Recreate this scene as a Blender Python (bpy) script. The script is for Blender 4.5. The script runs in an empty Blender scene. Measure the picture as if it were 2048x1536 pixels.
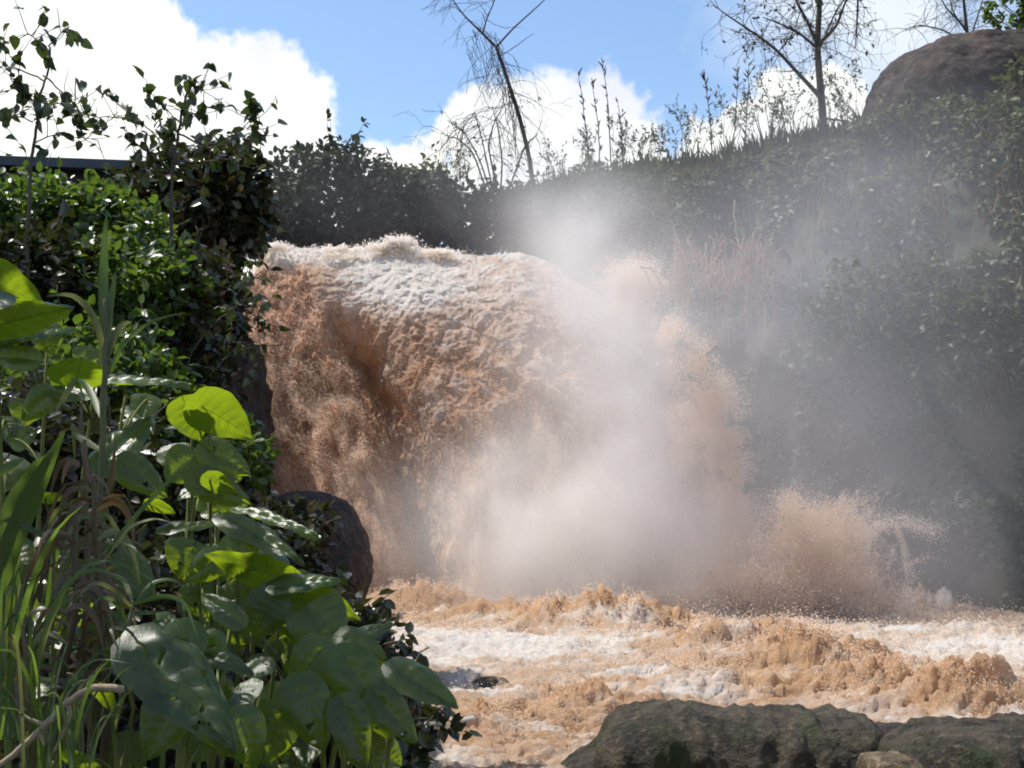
import bpy, math, random
import numpy as np
from mathutils import Vector, Matrix, Euler

SC = bpy.context.scene
COL = SC.collection
random.seed(7)
RNG = np.random.default_rng(11)
R = math.radians

# ------------------------------------------------------------------ camera
F_PX = 2472.0                      # focal length in photograph pixels (2048 wide)
PITCH = math.atan(232.0 / F_PX)
EYE = Vector((0.0, 0.0, 2.0))      # river level is z = 0
cam_data = bpy.data.cameras.new('camera')
cam_data.sensor_width = 36.0
cam_data.lens = 36.0 * F_PX / 2048.0
cam_data.clip_start = 0.05
cam_data.clip_end = 2000.0
cam = bpy.data.objects.new('camera', cam_data)
cam.location = EYE
cam.rotation_euler = (math.pi / 2 + PITCH, 0, 0)
COL.objects.link(cam)
SC.camera = cam

# ------------------------------------------------------------------ render
SC.render.engine = 'CYCLES'
SC.cycles.use_denoising = True
SC.cycles.use_adaptive_sampling = True
SC.cycles.adaptive_threshold = 0.03
SC.cycles.adaptive_min_samples = 16
SC.cycles.max_bounces = 9
SC.cycles.diffuse_bounces = 3
SC.cycles.glossy_bounces = 2
SC.cycles.transmission_bounces = 4
SC.cycles.volume_bounces = 6
SC.cycles.transparent_max_bounces = 6
SC.cycles.volume_step_rate = 2.5
SC.cycles.volume_max_steps = 128
SC.cycles.sample_clamp_indirect = 4.0
SC.cycles.filter_width = 1.9
SC.view_settings.view_transform = 'Standard'
SC.view_settings.look = 'None'
SC.view_settings.gamma = 1.0
SC.view_settings.use_curve_mapping = False
SC.view_settings.exposure = 0.58

# ------------------------------------------------------------------ sun
SUN_EL, SUN_AZ = R(63.0), R(-66.0)  # azimuth clockwise from +Y (the view direction)
sun_dir = Vector((math.sin(SUN_AZ) * math.cos(SUN_EL), math.cos(SUN_AZ) * math.cos(SUN_EL), math.sin(SUN_EL)))
sd = bpy.data.lights.new('sun', 'SUN')
sd.energy = 4.6
sd.angle = R(0.55)
sd.color = (1.0, 0.955, 0.88)
sun = bpy.data.objects.new('sun', sd)
sun.rotation_euler = (-sun_dir).to_track_quat('-Z', 'Y').to_euler()
sun.location = (0, 0, 40)
COL.objects.link(sun)


def px(x, y, Y):
    """point of the place that the photograph shows at pixel (x, y), Y metres in front of the lens"""
    a = (x - 1024.0) / F_PX
    b = (768.0 - y) / F_PX
    dy = math.cos(PITCH) - b * math.sin(PITCH)
    dz = math.sin(PITCH) + b * math.cos(PITCH)
    s = Y / dy
    return Vector((a * s, Y, EYE.z + dz * s))


def pxa(x, y, Y):
    a = (np.asarray(x, float) - 1024.0) / F_PX
    b = (768.0 - np.asarray(y, float)) / F_PX
    dy = math.cos(PITCH) - b * math.sin(PITCH)
    dz = math.sin(PITCH) + b * math.cos(PITCH)
    s = Y / dy
    return np.stack([a * s, Y + 0 * s, EYE.z + dz * s], -1)


def msize(p, Y):
    return p / F_PX * Y


# ------------------------------------------------------------------ world: sky with cumulus clouds
world = bpy.data.worlds.new('World')
SC.world = world
world.use_nodes = True
wn, wl = world.node_tree.nodes, world.node_tree.links
wn.clear()


def build_world():
    out = wn.new('ShaderNodeOutputWorld')
    bg = wn.new('ShaderNodeBackground')
    bg.inputs['Strength'].default_value = 0.125
    sky = wn.new('ShaderNodeTexSky')
    sky.sky_type = 'NISHITA'
    sky.sun_disc = False
    sky.sun_elevation = SUN_EL
    sky.sun_rotation = SUN_AZ
    sky.altitude = 1200.0
    sky.air_density = 1.25
    sky.dust_density = 0.35
    sky.ozone_density = 2.2
    tc = wn.new('ShaderNodeTexCoord')
    D = tc.outputs['Generated']

    def math_(op, a, b=None, c=None, clamp=False):
        n = wn.new('ShaderNodeMath')
        n.operation = op
        n.use_clamp = clamp
        for i, v in enumerate((a, b, c)):
            if v is None:
                continue
            if isinstance(v, (int, float)):
                n.inputs[i].default_value = v
            else:
                wl.new(v, n.inputs[i])
        return n.outputs[0]

    def noise(scale, detail, rough, off=(0, 0, 0)):
        mp = wn.new('ShaderNodeMapping')
        mp.inputs['Location'].default_value = off
        wl.new(D, mp.inputs[0])
        n = wn.new('ShaderNodeTexNoise')
        n.inputs['Scale'].default_value = scale
        n.inputs['Detail'].default_value = detail
        n.inputs['Roughness'].default_value = rough
        wl.new(mp.outputs[0], n.inputs['Vector'])
        return n.outputs['Fac']

    blobs = [(60, 60, 275), (180, 160, 230), (320, 170, 105), (400, 190, 118), (470, 200, 90), (535, 165, 92), (600, 225, 85),
             (340, 330, 230), (560, 300, 130), (-250, 150, 330), (745, 345, 75), (850, 340, 80), (100, 420, 260), (500, 430, 200), (700, 440, 150),
             (945, 255, 88), (1030, 222, 92), (1110, 225, 98), (1215, 235, 98), (1275, 270, 72), (1010, 340, 150), (1190, 350, 150),
             (1405, 285, 62), (1490, 250, 78), (1575, 215, 82), (1665, 225, 92), (1560, 330, 160), (1780, 300, 130)]
    fld = None
    for (x, y, r) in blobs:
        d = (px(x, y, 10) - EYE).normalized()
        n = wn.new('ShaderNodeVectorMath')
        n.operation = 'DISTANCE'
        n.inputs[1].default_value = d
        wl.new(D, n.inputs[0])
        v = math_('SUBTRACT', 1.0, math_('DIVIDE', n.outputs['Value'], r / F_PX * 0.97))
        v = math_('MULTIPLY', v, r / 100.0)
        fld = v if fld is None else math_('SMOOTH_MAX', fld, v, 0.12)
    # thin high veil in the upper right and ordinary broken cumulus all round the rest of the sky
    d = (px(1740, 30, 10) - EYE).normalized()
    n = wn.new('ShaderNodeVectorMath'); n.operation = 'DISTANCE'; n.inputs[1].default_value = d
    wl.new(D, n.inputs[0])
    veil = math_('SUBTRACT', 1.0, math_('DIVIDE', n.outputs['Value'], 0.15))
    veil = math_('ADD', veil, math_('MULTIPLY', math_('SUBTRACT', noise(14, 2, 0.6, (3, 1, 2)), 0.5), 1.6))
    veil = math_('MULTIPLY', veil, 0.95, clamp=True)
    far = (px(1024, 500, 10) - EYE).normalized()
    n = wn.new('ShaderNodeVectorMath'); n.operation = 'DISTANCE'; n.inputs[1].default_value = far
    wl.new(D, n.inputs[0])
    around = math_('MULTIPLY', math_('SUBTRACT', n.outputs['Value'], 0.5), 2.5, clamp=True)
    gen = math_('SUBTRACT', noise(2.6, 3, 0.55, (5.2, 1.1, 0.3)), 0.55)
    gen = math_('SUBTRACT', math_('MULTIPLY', gen, 5.0), math_('MULTIPLY', math_('SUBTRACT', 1.0, around), 3.0))
    fld = math_('MAXIMUM', fld, gen)
    bump = math_('MULTIPLY', math_('SUBTRACT', noise(22, 4.5, 0.62), 0.5), 1.7)
    dens = math_('ADD', fld, bump)
    mr = wn.new('ShaderNodeMapRange')
    mr.interpolation_type = 'SMOOTHSTEP'
    mr.inputs['From Min'].default_value = -0.06
    mr.inputs['From Max'].default_value = 0.30
    wl.new(dens, mr.inputs['Value'])
    mask = math_('MAXIMUM', mr.outputs['Result'], math_('MULTIPLY', veil, 0.62))
    # cloud body: bright tops, slightly grey-violet thick parts
    tone = math_('ADD', math_('MULTIPLY', math_('SUBTRACT', noise(9, 2, 0.5, (1, 7, 3)), 0.46), 3.2), math_('MULTIPLY', dens, 0.10), clamp=True)
    mixc = wn.new('ShaderNodeMix'); mixc.data_type = 'RGBA'
    mixc.inputs['A'].default_value = (6.6, 6.6, 6.25, 1)
    mixc.inputs['B'].default_value = (4.7, 4.9, 5.5, 1)
    wl.new(tone, mixc.inputs['Factor'])
    tint = wn.new('ShaderNodeMix'); tint.data_type = 'RGBA'; tint.blend_type = 'MULTIPLY'
    tint.inputs['Factor'].default_value = 1.0
    tint.inputs['B'].default_value = SKY_TINT
    wl.new(sky.outputs[0], tint.inputs['A'])
    mix = wn.new('ShaderNodeMix'); mix.data_type = 'RGBA'
    wl.new(mask, mix.inputs['Factor'])
    wl.new(tint.outputs['Result'], mix.inputs['A'])
    wl.new(mixc.outputs['Result'], mix.inputs['B'])
    wl.new(mix.outputs['Result'], bg.inputs['Color'])
    wl.new(bg.outputs[0], out.inputs['Surface'])
    world.cycles.sampling_method = 'NONE'


SKY_TINT = (1.0, 1.0, 1.0, 1)
build_world()


# ------------------------------------------------------------------ object helpers
def tag(o, label=None, cat=None, group=None, kind=None):
    if label: o['label'] = label
    if cat: o['category'] = cat
    if group: o['group'] = group
    if kind: o['kind'] = kind
    return o


def mesh_of(name, verts, faces, mat=None, smooth=True, attrs=None):
    """numpy friendly mesh builder; faces is an (n,3) or (n,4) array or a list of such arrays"""
    me = bpy.data.meshes.new(name)
    verts = np.ascontiguousarray(np.asarray(verts, np.float32))
    if not isinstance(faces, list):
        faces = [faces]
    faces = [np.asarray(f, np.int32) for f in faces if len(f)]
    me.vertices.add(len(verts))
    me.vertices.foreach_set('co', verts.ravel())
    nl = sum(f.size for f in faces)
    nf = sum(len(f) for f in faces)
    if nf:
        me.loops.add(nl)
        me.polygons.add(nf)
        me.loops.foreach_set('vertex_index', np.concatenate([f.ravel() for f in faces]))
        tot = np.concatenate([np.full(len(f), f.shape[1], np.int32) for f in faces])
        start = np.concatenate([[0], np.cumsum(tot)[:-1]]).astype(np.int32)
        me.polygons.foreach_set('loop_start', start)
        me.polygons.foreach_set('loop_total', tot)
        me.polygons.foreach_set('use_smooth', np.full(nf, smooth, bool))
    me.update(calc_edges=True)
    for k, v in (attrs or {}).items():
        v = np.asarray(v, np.float32)
        if v.ndim == 1:
            a = me.attributes.new(k, 'FLOAT', 'POINT')
            a.data.foreach_set('value', v)
        else:
            a = me.attributes.new(k, 'FLOAT_VECTOR', 'POINT')
            a.data.foreach_set('vector', np.ascontiguousarray(v).ravel())
    if mat: me.materials.append(mat)
    return me


def link(name, me, parent=None, loc=None):
    o = bpy.data.objects.new(name, me)
    COL.objects.link(o)
    if parent: o.parent = parent
    if loc is not None: o.location = loc
    return o


def empty(name, loc):
    o = bpy.data.objects.new(name, None)
    o.empty_display_size = 0.2
    o.location = loc
    COL.objects.link(o)
    return o


def grid_faces(nu, nv):
    i = np.arange(nu - 1)[:, None] * nv + np.arange(nv - 1)[None, :]
    return np.stack([i, i + 1, i + nv + 1, i + nv], -1).reshape(-1, 4)


# ------------------------------------------------------------------ noise
def _hash(ix, iy, iz, seed):
    h = (ix.astype(np.uint32) * np.uint32(374761393) + iy.astype(np.uint32) * np.uint32(668265263)
         + iz.astype(np.uint32) * np.uint32(2246822519) + np.uint32((seed * 3266489917) % 4294967296))
    h = (h ^ (h >> np.uint32(13))) * np.uint32(1274126177)
    h = (h ^ (h >> np.uint32(16))) * np.uint32(2246822519)
    return h ^ (h >> np.uint32(15))


def perlin(p, seed=0):
    p = np.asarray(p, np.float64)
    i = np.floor(p).astype(np.int64)
    f = p - i
    u = f * f * f * (f * (f * 6 - 15) + 10)
    res = 0.0
    for dx in (0, 1):
        for dy in (0, 1):
            for dz in (0, 1):
                h = _hash(i[..., 0] + dx, i[..., 1] + dy, i[..., 2] + dz, seed)
                gx = (h & np.uint32(1023)).astype(np.float64) / 511.5 - 1
                gy = ((h >> np.uint32(10)) & np.uint32(1023)).astype(np.float64) / 511.5 - 1
                gz = ((h >> np.uint32(20)) & np.uint32(1023)).astype(np.float64) / 511.5 - 1
                w = ((u[..., 0] if dx else 1 - u[..., 0]) * (u[..., 1] if dy else 1 - u[..., 1])
                     * (u[..., 2] if dz else 1 - u[..., 2]))
                res = res + w * (gx * (f[..., 0] - dx) + gy * (f[..., 1] - dy) + gz * (f[..., 2] - dz))
    return res


def fbm(p, octaves=4, rough=0.5, seed=0):
    p = np.asarray(p, np.float64)
    a, s, t = 1.0, 0.0, 0.0
    for k in range(octaves):
        s = s + a * perlin(p * 2.0 ** k + 17.3 * k, seed + k)
        t += a
        a *= rough
    return s / t


def worley(p, seed=0):
    """distance to the nearest feature point (0 at the point, about 1 far away)"""
    p = np.asarray(p, np.float64)
    i = np.floor(p).astype(np.int64)
    best = np.full(p.shape[:-1], 9.0)
    for dx in (-1, 0, 1):
        for dy in (-1, 0, 1):
            for dz in (-1, 0, 1):
                cx, cy, cz = i[..., 0] + dx, i[..., 1] + dy, i[..., 2] + dz
                h = _hash(cx, cy, cz, seed)
                ox = cx + (h & np.uint32(1023)).astype(np.float64) / 1023 - p[..., 0]
                oy = cy + ((h >> np.uint32(10)) & np.uint32(1023)).astype(np.float64) / 1023 - p[..., 1]
                oz = cz + ((h >> np.uint32(20)) & np.uint32(1023)).astype(np.float64) / 1023 - p[..., 2]
                best = np.minimum(best, ox * ox + oy * oy + oz * oz)
    return np.sqrt(best)


def sstep(a, b, x):
    t = np.clip((np.asarray(x, float) - a) / (b - a), 0, 1)
    return t * t * (3 - 2 * t)


# ------------------------------------------------------------------ materials
class NT:
    """small helper round a material node tree"""
    def __init__(self, name):
        self.m = bpy.data.materials.new(name)
        self.m.use_nodes = True
        self.n = self.m.node_tree.nodes
        self.l = self.m.node_tree.links
        self.n.clear()
        self.out = self.n.new('ShaderNodeOutputMaterial')

    def put(self, sock, v):
        if isinstance(v, bpy.types.NodeSocket): self.l.new(v, sock)
        elif isinstance(v, tuple) and len(v) == 3 and sock.type == 'RGBA': sock.default_value = (*v, 1)
        else: sock.default_value = v

    def node(self, kind, **kw):
        n = self.n.new(kind)
        for k, v in kw.items():
            if hasattr(n, k): setattr(n, k, v)
            else: self.put(n.inputs[k.replace('_', ' ')], v)
        return n

    def math(self, op, a, b=0.0, clamp=False):
        n = self.n.new('ShaderNodeMath'); n.operation = op; n.use_clamp = clamp
        self.put(n.inputs[0], a); self.put(n.inputs[1], b)
        return n.outputs[0]

    def noise(self, scale, detail=4, rough=0.55, coord='Object', stretch=None):
        tc = self.n.new('ShaderNodeTexCoord')
        v = tc.outputs[coord]
        if stretch:
            mp = self.n.new('ShaderNodeMapping'); mp.inputs['Scale'].default_value = stretch
            self.l.new(v, mp.inputs[0]); v = mp.outputs[0]
        n = self.n.new('ShaderNodeTexNoise')
        n.inputs['Scale'].default_value = scale
        n.inputs['Detail'].default_value = detail
        n.inputs['Roughness'].default_value = rough
        self.l.new(v, n.inputs['Vector'])
        return n.outputs['Fac']

    def ramp(self, fac, stops):
        n = self.n.new('ShaderNodeValToRGB')
        e = n.color_ramp.elements
        while len(e) < len(stops): e.new(0.5)
        for el, (p, c) in zip(e, stops):
            el.position = p
            el.color = (*c, 1) if len(c) == 3 else c
        self.l.new(fac, n.inputs[0])
        return n.outputs[0]

    def mix(self, fac, a, b, blend='MIX'):
        n = self.n.new('ShaderNodeMix'); n.data_type = 'RGBA'; n.blend_type = blend
        self.put(n.inputs['Factor'], fac); self.put(n.inputs['A'], a); self.put(n.inputs['B'], b)
        return n.outputs['Result']

    def attr(self, name):
        n = self.n.new('ShaderNodeAttribute'); n.attribute_name = name
        return n

    def rand(self):
        return self.n.new('ShaderNodeObjectInfo').outputs['Random']

    def bump(self, h, strength=0.5, dist=0.05):
        n = self.n.new('ShaderNodeBump')
        n.inputs['Strength'].default_value = strength
        n.inputs['Distance'].default_value = dist
        self.l.new(h, n.inputs['Height'])
        return n.outputs[0]

    def principled(self, color, rough=0.6, normal=None, spec=0.5, **kw):
        n = self.n.new('ShaderNodeBsdfPrincipled')
        self.put(n.inputs['Base Color'], color)
        self.put(n.inputs['Roughness'], rough)
        self.put(n.inputs['Specular IOR Level'], spec)
        if normal is not None: self.l.new(normal, n.inputs['Normal'])
        for k, v in kw.items(): self.put(n.inputs[k.replace('_', ' ')], v)
        return n.outputs[0]

    def translucent(self, color):
        n = self.n.new('ShaderNodeBsdfTranslucent'); self.put(n.inputs['Color'], color)
        return n.outputs[0]

    def mixsh(self, fac, a, b):
        n = self.n.new('ShaderNodeMixShader')
        self.put(n.inputs[0], fac); self.l.new(a, n.inputs[1]); self.l.new(b, n.inputs[2])
        return n.outputs[0]

    def done(self, shader):
        self.l.new(shader, self.out.inputs['Surface'])
        return self.m


def water_mat(name, brown, foam, fine=18.0):
    t = NT(name)
    fo = t.attr('foam').outputs['Fac']
    nz = t.noise(fine, 5, 0.65)
    nz2 = t.noise(2.2, 4, 0.6)
    c = t.mix(t.math('MULTIPLY', t.math('SUBTRACT', nz2, 0.25), 1.6, True), tuple(x * 0.74 for x in brown), tuple(min(1, x * 1.22) for x in brown))
    f = t.math('ADD', fo, t.math('MULTIPLY', t.math('SUBTRACT', nz, 0.5), t.math('ADD', 0.35, t.math('MULTIPLY', fo, 0.9))), True)
    c = t.mix(f, c, foam)
    b = t.bump(t.noise(fine * 0.8, 6, 0.7), 0.8, 0.05)
    p = t.principled(c, 0.5, b, 0.2)
    tr = t.translucent(c)
    return t.done(t.mixsh(0.48, p, tr))


BROWN = (0.60, 0.325, 0.18)
FOAM = (0.93, 0.87, 0.81)
M_FALL = water_mat('muddy_falling_water', BROWN, FOAM)
M_POOL = water_mat('muddy_river_water', (0.67, 0.42, 0.245), FOAM, 26.0)


def droplet_mat(name, c1, c2):
    t = NT(name)
    nz = t.noise(1.6, 3, 0.6)
    fo = t.attr('foam').outputs['Fac']
    c = t.mix(fo, t.mix(nz, c1, c2), FOAM)
    d = t.principled(c, 0.5, None, 0.3)
    return t.done(t.mixsh(0.5, d, t.translucent(c)))


M_DROP = droplet_mat('muddy_droplets', (0.82, 0.57, 0.39), (0.90, 0.74, 0.58))


def ground_mat(name, c1, c2, c3, bump=0.6):
    t = NT(name)
    a = t.noise(1.3, 6, 0.65)
    b = t.noise(9.0, 6, 0.7)
    c = t.ramp(a, [(0.32, c1), (0.52, c2), (0.72, c3)])
    c = t.mix(0.55, c, t.ramp(b, [(0.3, tuple(x * 0.35 for x in c1)), (0.7, tuple(x * 1.5 for x in c2))]))
    return t.done(t.principled(c, 0.85, t.bump(b, bump, 0.08), 0.2))


M_BANK = ground_mat('leafy_soil', (0.030, 0.022, 0.012), (0.040, 0.045, 0.016), (0.055, 0.070, 0.022))
M_CLIFF = ground_mat('overgrown_rock_face', (0.060, 0.045, 0.042), (0.055, 0.060, 0.035), (0.085, 0.072, 0.050))
M_WALL = ground_mat('wet_rock_face', (0.050, 0.030, 0.022), (0.075, 0.045, 0.032), (0.035, 0.030, 0.026))


# ------------------------------------------------------------------ ground of the left bank
EDGE_Y = [-12, -5, 0, 4, 6, 9, 12, 16, 20, 23.5, 27, 60]
EDGE_X = [4.0, 3.2, 2.6, 1.6, 0.4, -0.75, -1.4, -2.4, -3.7, -5.6, -6.4, -7.0]


def bank_z(x, y):
    x = np.asarray(x, float); y = np.asarray(y, float)
    d = np.interp(y, EDGE_Y, EDGE_X) - x
    f = np.interp(d, [-1.2, -0.2, 0.25, 1, 3, 6, 10, 24], [-0.9, -0.35, 0.15, 0.65, 2.0, 4.2, 6.2, 8.0])
    k = 0.24 + 0.76 * sstep(3.5, 10.0, y)
    k2 = 1 + 1.5 * sstep(19, 24, y) * np.clip(1 - d / 10, 0, 1)
    return np.where(f > 0, f * k * k2, f) + 0.12


def bank_zf(x, y):
    return float(bank_z(x, y))


def make_bank():
    nu, nv = 150, 170
    x = np.interp(np.linspace(0, 1, nu), [0, 0.25, 1], [-40, -14, 4.6])
    y = np.interp(np.linspace(0, 1, nv), [0, 0.7, 1], [-10, 27, 55])
    X, Y = np.meshgrid(x, y, indexing='ij')
    P = np.stack([X, Y, bank_z(X, Y)], -1)
    n = fbm(P * 0.7, 5, 0.55, 3)
    P[..., 2] += 0.35 * n
    o = link('bank_ground', mesh_of('bank_ground', P.reshape(-1, 3), grid_faces(nu, nv), M_BANK))
    tag(o, kind='structure')


make_bank()

# river bed below everything, out to the horizon
me = mesh_of('river_bed', [(-600, -300, -1.2), (600, -300, -1.2), (600, 900, -1.2), (-600, 900, -1.2)], np.array([[0, 1, 2, 3]]), M_BANK)
tag(link('river_bed', me), kind='structure')


# ------------------------------------------------------------------ gorge side on the right, and the wall behind the falls
CL_PX = [1040, 1150, 1300, 1450, 1600, 1800, 2048, 2700]
CL_FY = [28.6, 27.6, 26.4, 24.6, 23.0, 21.8, 20.4, 16.5]
CL_TY = [30.4, 30.0, 29.2, 28.0, 27.0, 26.4, 25.2, 22.5]
CL_TP = [420, 395, 372, 352, 312, 290, 185, 0]


def cliff_point(s, t):
    """s in photograph columns, t from the river (0) to the brow (1); arrays"""
    s = np.asarray(s, float); t = np.asarray(t, float)
    fy = np.interp(s, CL_PX, CL_FY); ty = np.interp(s, CL_PX, CL_TY); tp = np.interp(s, CL_PX, CL_TP)
    top = pxa(s, tp, ty)
    fx = (s - 1024.0) / F_PX * fy
    w = t ** 1.35
    x = fx + (top[..., 0] - fx) * w
    y = fy + (ty - fy) * w
    z = -0.4 + (top[..., 2] + 0.4) * np.sin(t * math.pi / 2) ** 1.1
    return np.stack([x, y, z], -1)


def cliff_disp(P):
    n = fbm(P * 0.45, 5, 0.55, 21)
    w = worley(P * np.array([0.8, 0.8, 0.55]), 4)
    return 1.3 * n + 0.5 * (0.6 - w)


def make_cliff():
    nu, nv = 260, 150
    s = np.linspace(1040, 2700, nu); t = np.linspace(0, 1, nv)
    S, T = np.meshgrid(s, t, indexing='ij')
    P = cliff_point(S, T)
    d = cliff_disp(P) * np.clip(1.25 - T, 0.25, 1)
    P[..., 1] -= d; P[..., 2] += 0.25 * d
    # plateau going back from the brow
    nb = 30
    back = np.linspace(0, 1, nb + 1)[1:]
    top = P[:, -1:, :]
    B = np.repeat(top, nb, 1).copy()
    B[..., 1] += back[None, :] * 30
    B[..., 0] *= (B[..., 1] / top[..., 1])
    B[..., 2] += 0.3 * fbm(B * 0.5, 4, 0.5, 9) * np.clip(back * 8, 0, 1) - 0.6 * back
    P = np.concatenate([P, B], 1)
    o = link('gorge_side', mesh_of('gorge_side', P.reshape(-1, 3), grid_faces(nu, nv + nb), M_CLIFF))
    tag(o, kind='structure')
    # rock wall under the river lip, and the far bank of the upper river
    nu, nv = 120, 70
    S, T = np.meshgrid(np.linspace(250, 1420, nu), np.linspace(0, 1, nv), indexing='ij')
    P = np.stack([(S - 1024) / F_PX * 27.2, 27.6 + 0 * S, -0.5 + 7.1 * T], -1)
    P[..., 1] -= 0.9 * fbm(P * 0.5, 5, 0.55, 31)
    o = link('rock_wall', mesh_of('rock_wall', P.reshape(-1, 3), grid_faces(nu, nv), M_WALL))
    tag(o, 'dark wet rock face behind the falling water', None, kind='structure')
    nu, nv = 140, 60
    S, T = np.meshgrid(np.linspace(-2200, 1500, nu), np.linspace(0, 1, nv), indexing='ij')
    Y = 31.5 + 9 * T
    P = np.stack([(S - 1024) / F_PX * 31.5, Y, 6.6 + np.interp(T, [0, 0.25, 1], [0, 1.0, 1.6])], -1)
    P[..., 2] += 0.35 * fbm(P * 0.5, 4, 0.55, 33)
    o = link('far_bank', mesh_of('far_bank', P.reshape(-1, 3), grid_faces(nu, nv), M_BANK))
    tag(o, kind='structure')


make_cliff()


# ------------------------------------------------------------------ the waterfall
FT = [0.0, 0.06, 0.13, 0.22, 0.36, 0.52, 0.68, 0.84, 1.0]
F_L = [520, 508, 492, 472, 478, 508, 540, 640, 760]
F_R = [1330, 1335, 1350, 1385, 1440, 1480, 1500, 1530, 1570]
F_Y = [27.2, 26.3, 25.6, 25.0, 24.4, 23.9, 23.4, 22.9, 22.5]
LIP_PX = [460, 520, 600, 680, 780, 830, 880, 960, 1040, 1100, 1150, 1210, 1270, 1330, 1420]
LIP_PY = [505, 492, 497, 500, 490, 492, 503, 515, 506, 532, 568, 600, 575, 610, 640]


def fall_frame(u, t):
    pl = np.interp(t, FT, F_L); pr = np.interp(t, FT, F_R)
    x = pl + (pr - pl) * u
    y = np.interp(x, LIP_PX, LIP_PY)
    y = y + (1236 - y) * t
    Y = np.interp(t, FT, F_Y)
    # crease between the left column and the main sheet; the sheet bulges out
    cx = np.interp(y, [500, 560, 660, 800, 950, 1060, 1236], [610, 640, 690, 760, 815, 842, 868])
    left = sstep(cx + 25, cx - 60, x)
    crease = np.exp(-((x - cx) / 50.0) ** 2) * sstep(0.08, 0.35, t)
    dome = np.exp(-((x - 1010) / 230.0) ** 2) * np.exp(-((t - 0.45) / 0.4) ** 2)
    Y = Y - 0.9 * dome + 1.7 * crease - 0.55 * left * np.exp(-((x - (cx - 150)) / 130.0) ** 2) * sstep(0.05, 0.3, t)
    Y = Y + 0.9 * sstep(1180, 1330, x) * (1 - 0.7 * t)
    return x, y, Y, left, cx


def fall_disp(P, left, t):
    # clumps are stretched a little along the drop
    warp = np.stack([fbm(P * 0.9, 3, 0.5, 41), fbm(P * 0.9, 3, 0.5, 42), fbm(P * 0.9, 3, 0.5, 43)], -1)
    Q = P + 0.45 * warp
    big = fbm(Q * np.array([0.75, 0.75, 0.4]), 3, 0.5, 44)
    w1 = 0.75 - worley(Q * np.array([2.5, 2.0, 1.35]), 45)
    w2 = 0.75 - worley(Q * np.array([6.0, 5.0, 3.0]), 46)
    f3 = fbm(Q * np.array([15.0, 11.0, 8.0]), 3, 0.65, 47)
    lean = P[..., 0] + 0.22 * P[..., 2]
    st2 = fbm(np.stack([lean * 11.0, P[..., 1] * 3.0, P[..., 2] * 1.1], -1), 4, 0.65, 49)
    str_ = fbm(np.stack([lean * 4.2 + 0.5 * warp[..., 0], P[..., 1] * 2.0, P[..., 2] * 0.55], -1), 4, 0.6, 48)
    low = sstep(0.25, 0.7, t)
    hi = sstep(0.30, 0.05, t)
    rid = 0.16 - np.abs(fbm(np.stack([Q[..., 0] * 1.7, Q[..., 1] * 3.2, Q[..., 2] * 5.0], -1), 4, 0.62, 56))
    fall = 0.50 * big + (0.22 - 0.10 * low) * (1 - 0.7 * hi) * w1 + (0.12 - 0.05 * low) * w2 + 0.09 * f3 + 0.62 * low * str_ + 0.24 * low * st2 + 0.30 * (0.35 + 0.65 * hi) * rid
    col = 0.30 * big + 0.10 * w1 + 0.07 * w2 + 0.95 * str_ + 0.34 * st2 + 0.06 * f3
    amp = 0.45 + 0.55 * sstep(0.02, 0.25, t)
    return (fall * (1 - left) + col * left) * amp, w1


def make_fall():
    nu, nt = 560, 480
    U, T = np.meshgrid(np.linspace(0, 1, nu), np.linspace(0, 1, nt) ** 1.05, indexing='ij')
    X, Yp, Yd, left, cx = fall_frame(U, T)
    P = pxa(X, Yp, Yd)
    d, w1 = fall_disp(P, left, T)
    edge = sstep(0, 0.03, U) * sstep(1, 0.97, U)
    P[..., 1] -= d * 0.85
    P[..., 2] += d * 0.5
    P[..., 0] += 0.25 * fbm(P * 2.2, 3, 0.6, 51)
    # white water round the lip and down the shoulder of the main sheet
    n = fbm(P * np.array([2.0, 1.2, 3.0]), 4, 0.6, 52)
    n2 = fbm(P * np.array([1.0, 0.7, 1.0]), 3, 0.6, 53)
    sx = 770 + (Yp - 490) * 0.35
    foam = np.exp(-((X - sx) / 95.0) ** 2) * sstep(650, 560, Yp) * 1.2
    foam += sstep(560, 500, Yp) * sstep(700, 560, X) * 0.75
    foam += sstep(535, 495, Yp) * 0.45
    foam += 0.35 * np.exp(-((X - 980) / 170.0) ** 2) * sstep(760, 560, Yp)
    foam = foam * (1.3 + 1.9 * n) + 0.5 * np.clip(n2 + 0.1, 0, 1) + 0.7 * np.clip(w1 - 0.2, 0, 1) * (1 - left)
    foam = np.clip(foam, 0, 1)
    me = mesh_of('waterfall', P.reshape(-1, 3), grid_faces(nu, nt), M_FALL, attrs={'foam': foam.ravel()})
    o = link('waterfall', me)
    tag(o, 'muddy brown flood water pouring over the rock lip', kind='structure')
    # the upper river feeding it
    ny = 60
    top = P[:, 0, :].copy()
    B = np.repeat(top[:, None, :], ny, 1)
    k = np.linspace(0, 1, ny)
    B[..., 1] += k[None, :] * 6.5
    B[..., 2] += 0.10 * k[None, :] + 0.12 * fbm(B * 1.5, 4, 0.6, 54) * np.clip(k * 6, 0, 1)
    sel = np.arange(0, nu, 4)
    B = B[sel]
    o = link('upper_river', mesh_of('upper_river', B.reshape(-1, 3), grid_faces(len(sel), ny), M_FALL,
                                    attrs={'foam': np.full(B.shape[0] * ny, 0.25)}))
    tag(o, kind='structure')
    return P, X, Yp, left, T, d, foam


FALL = make_fall()


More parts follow.
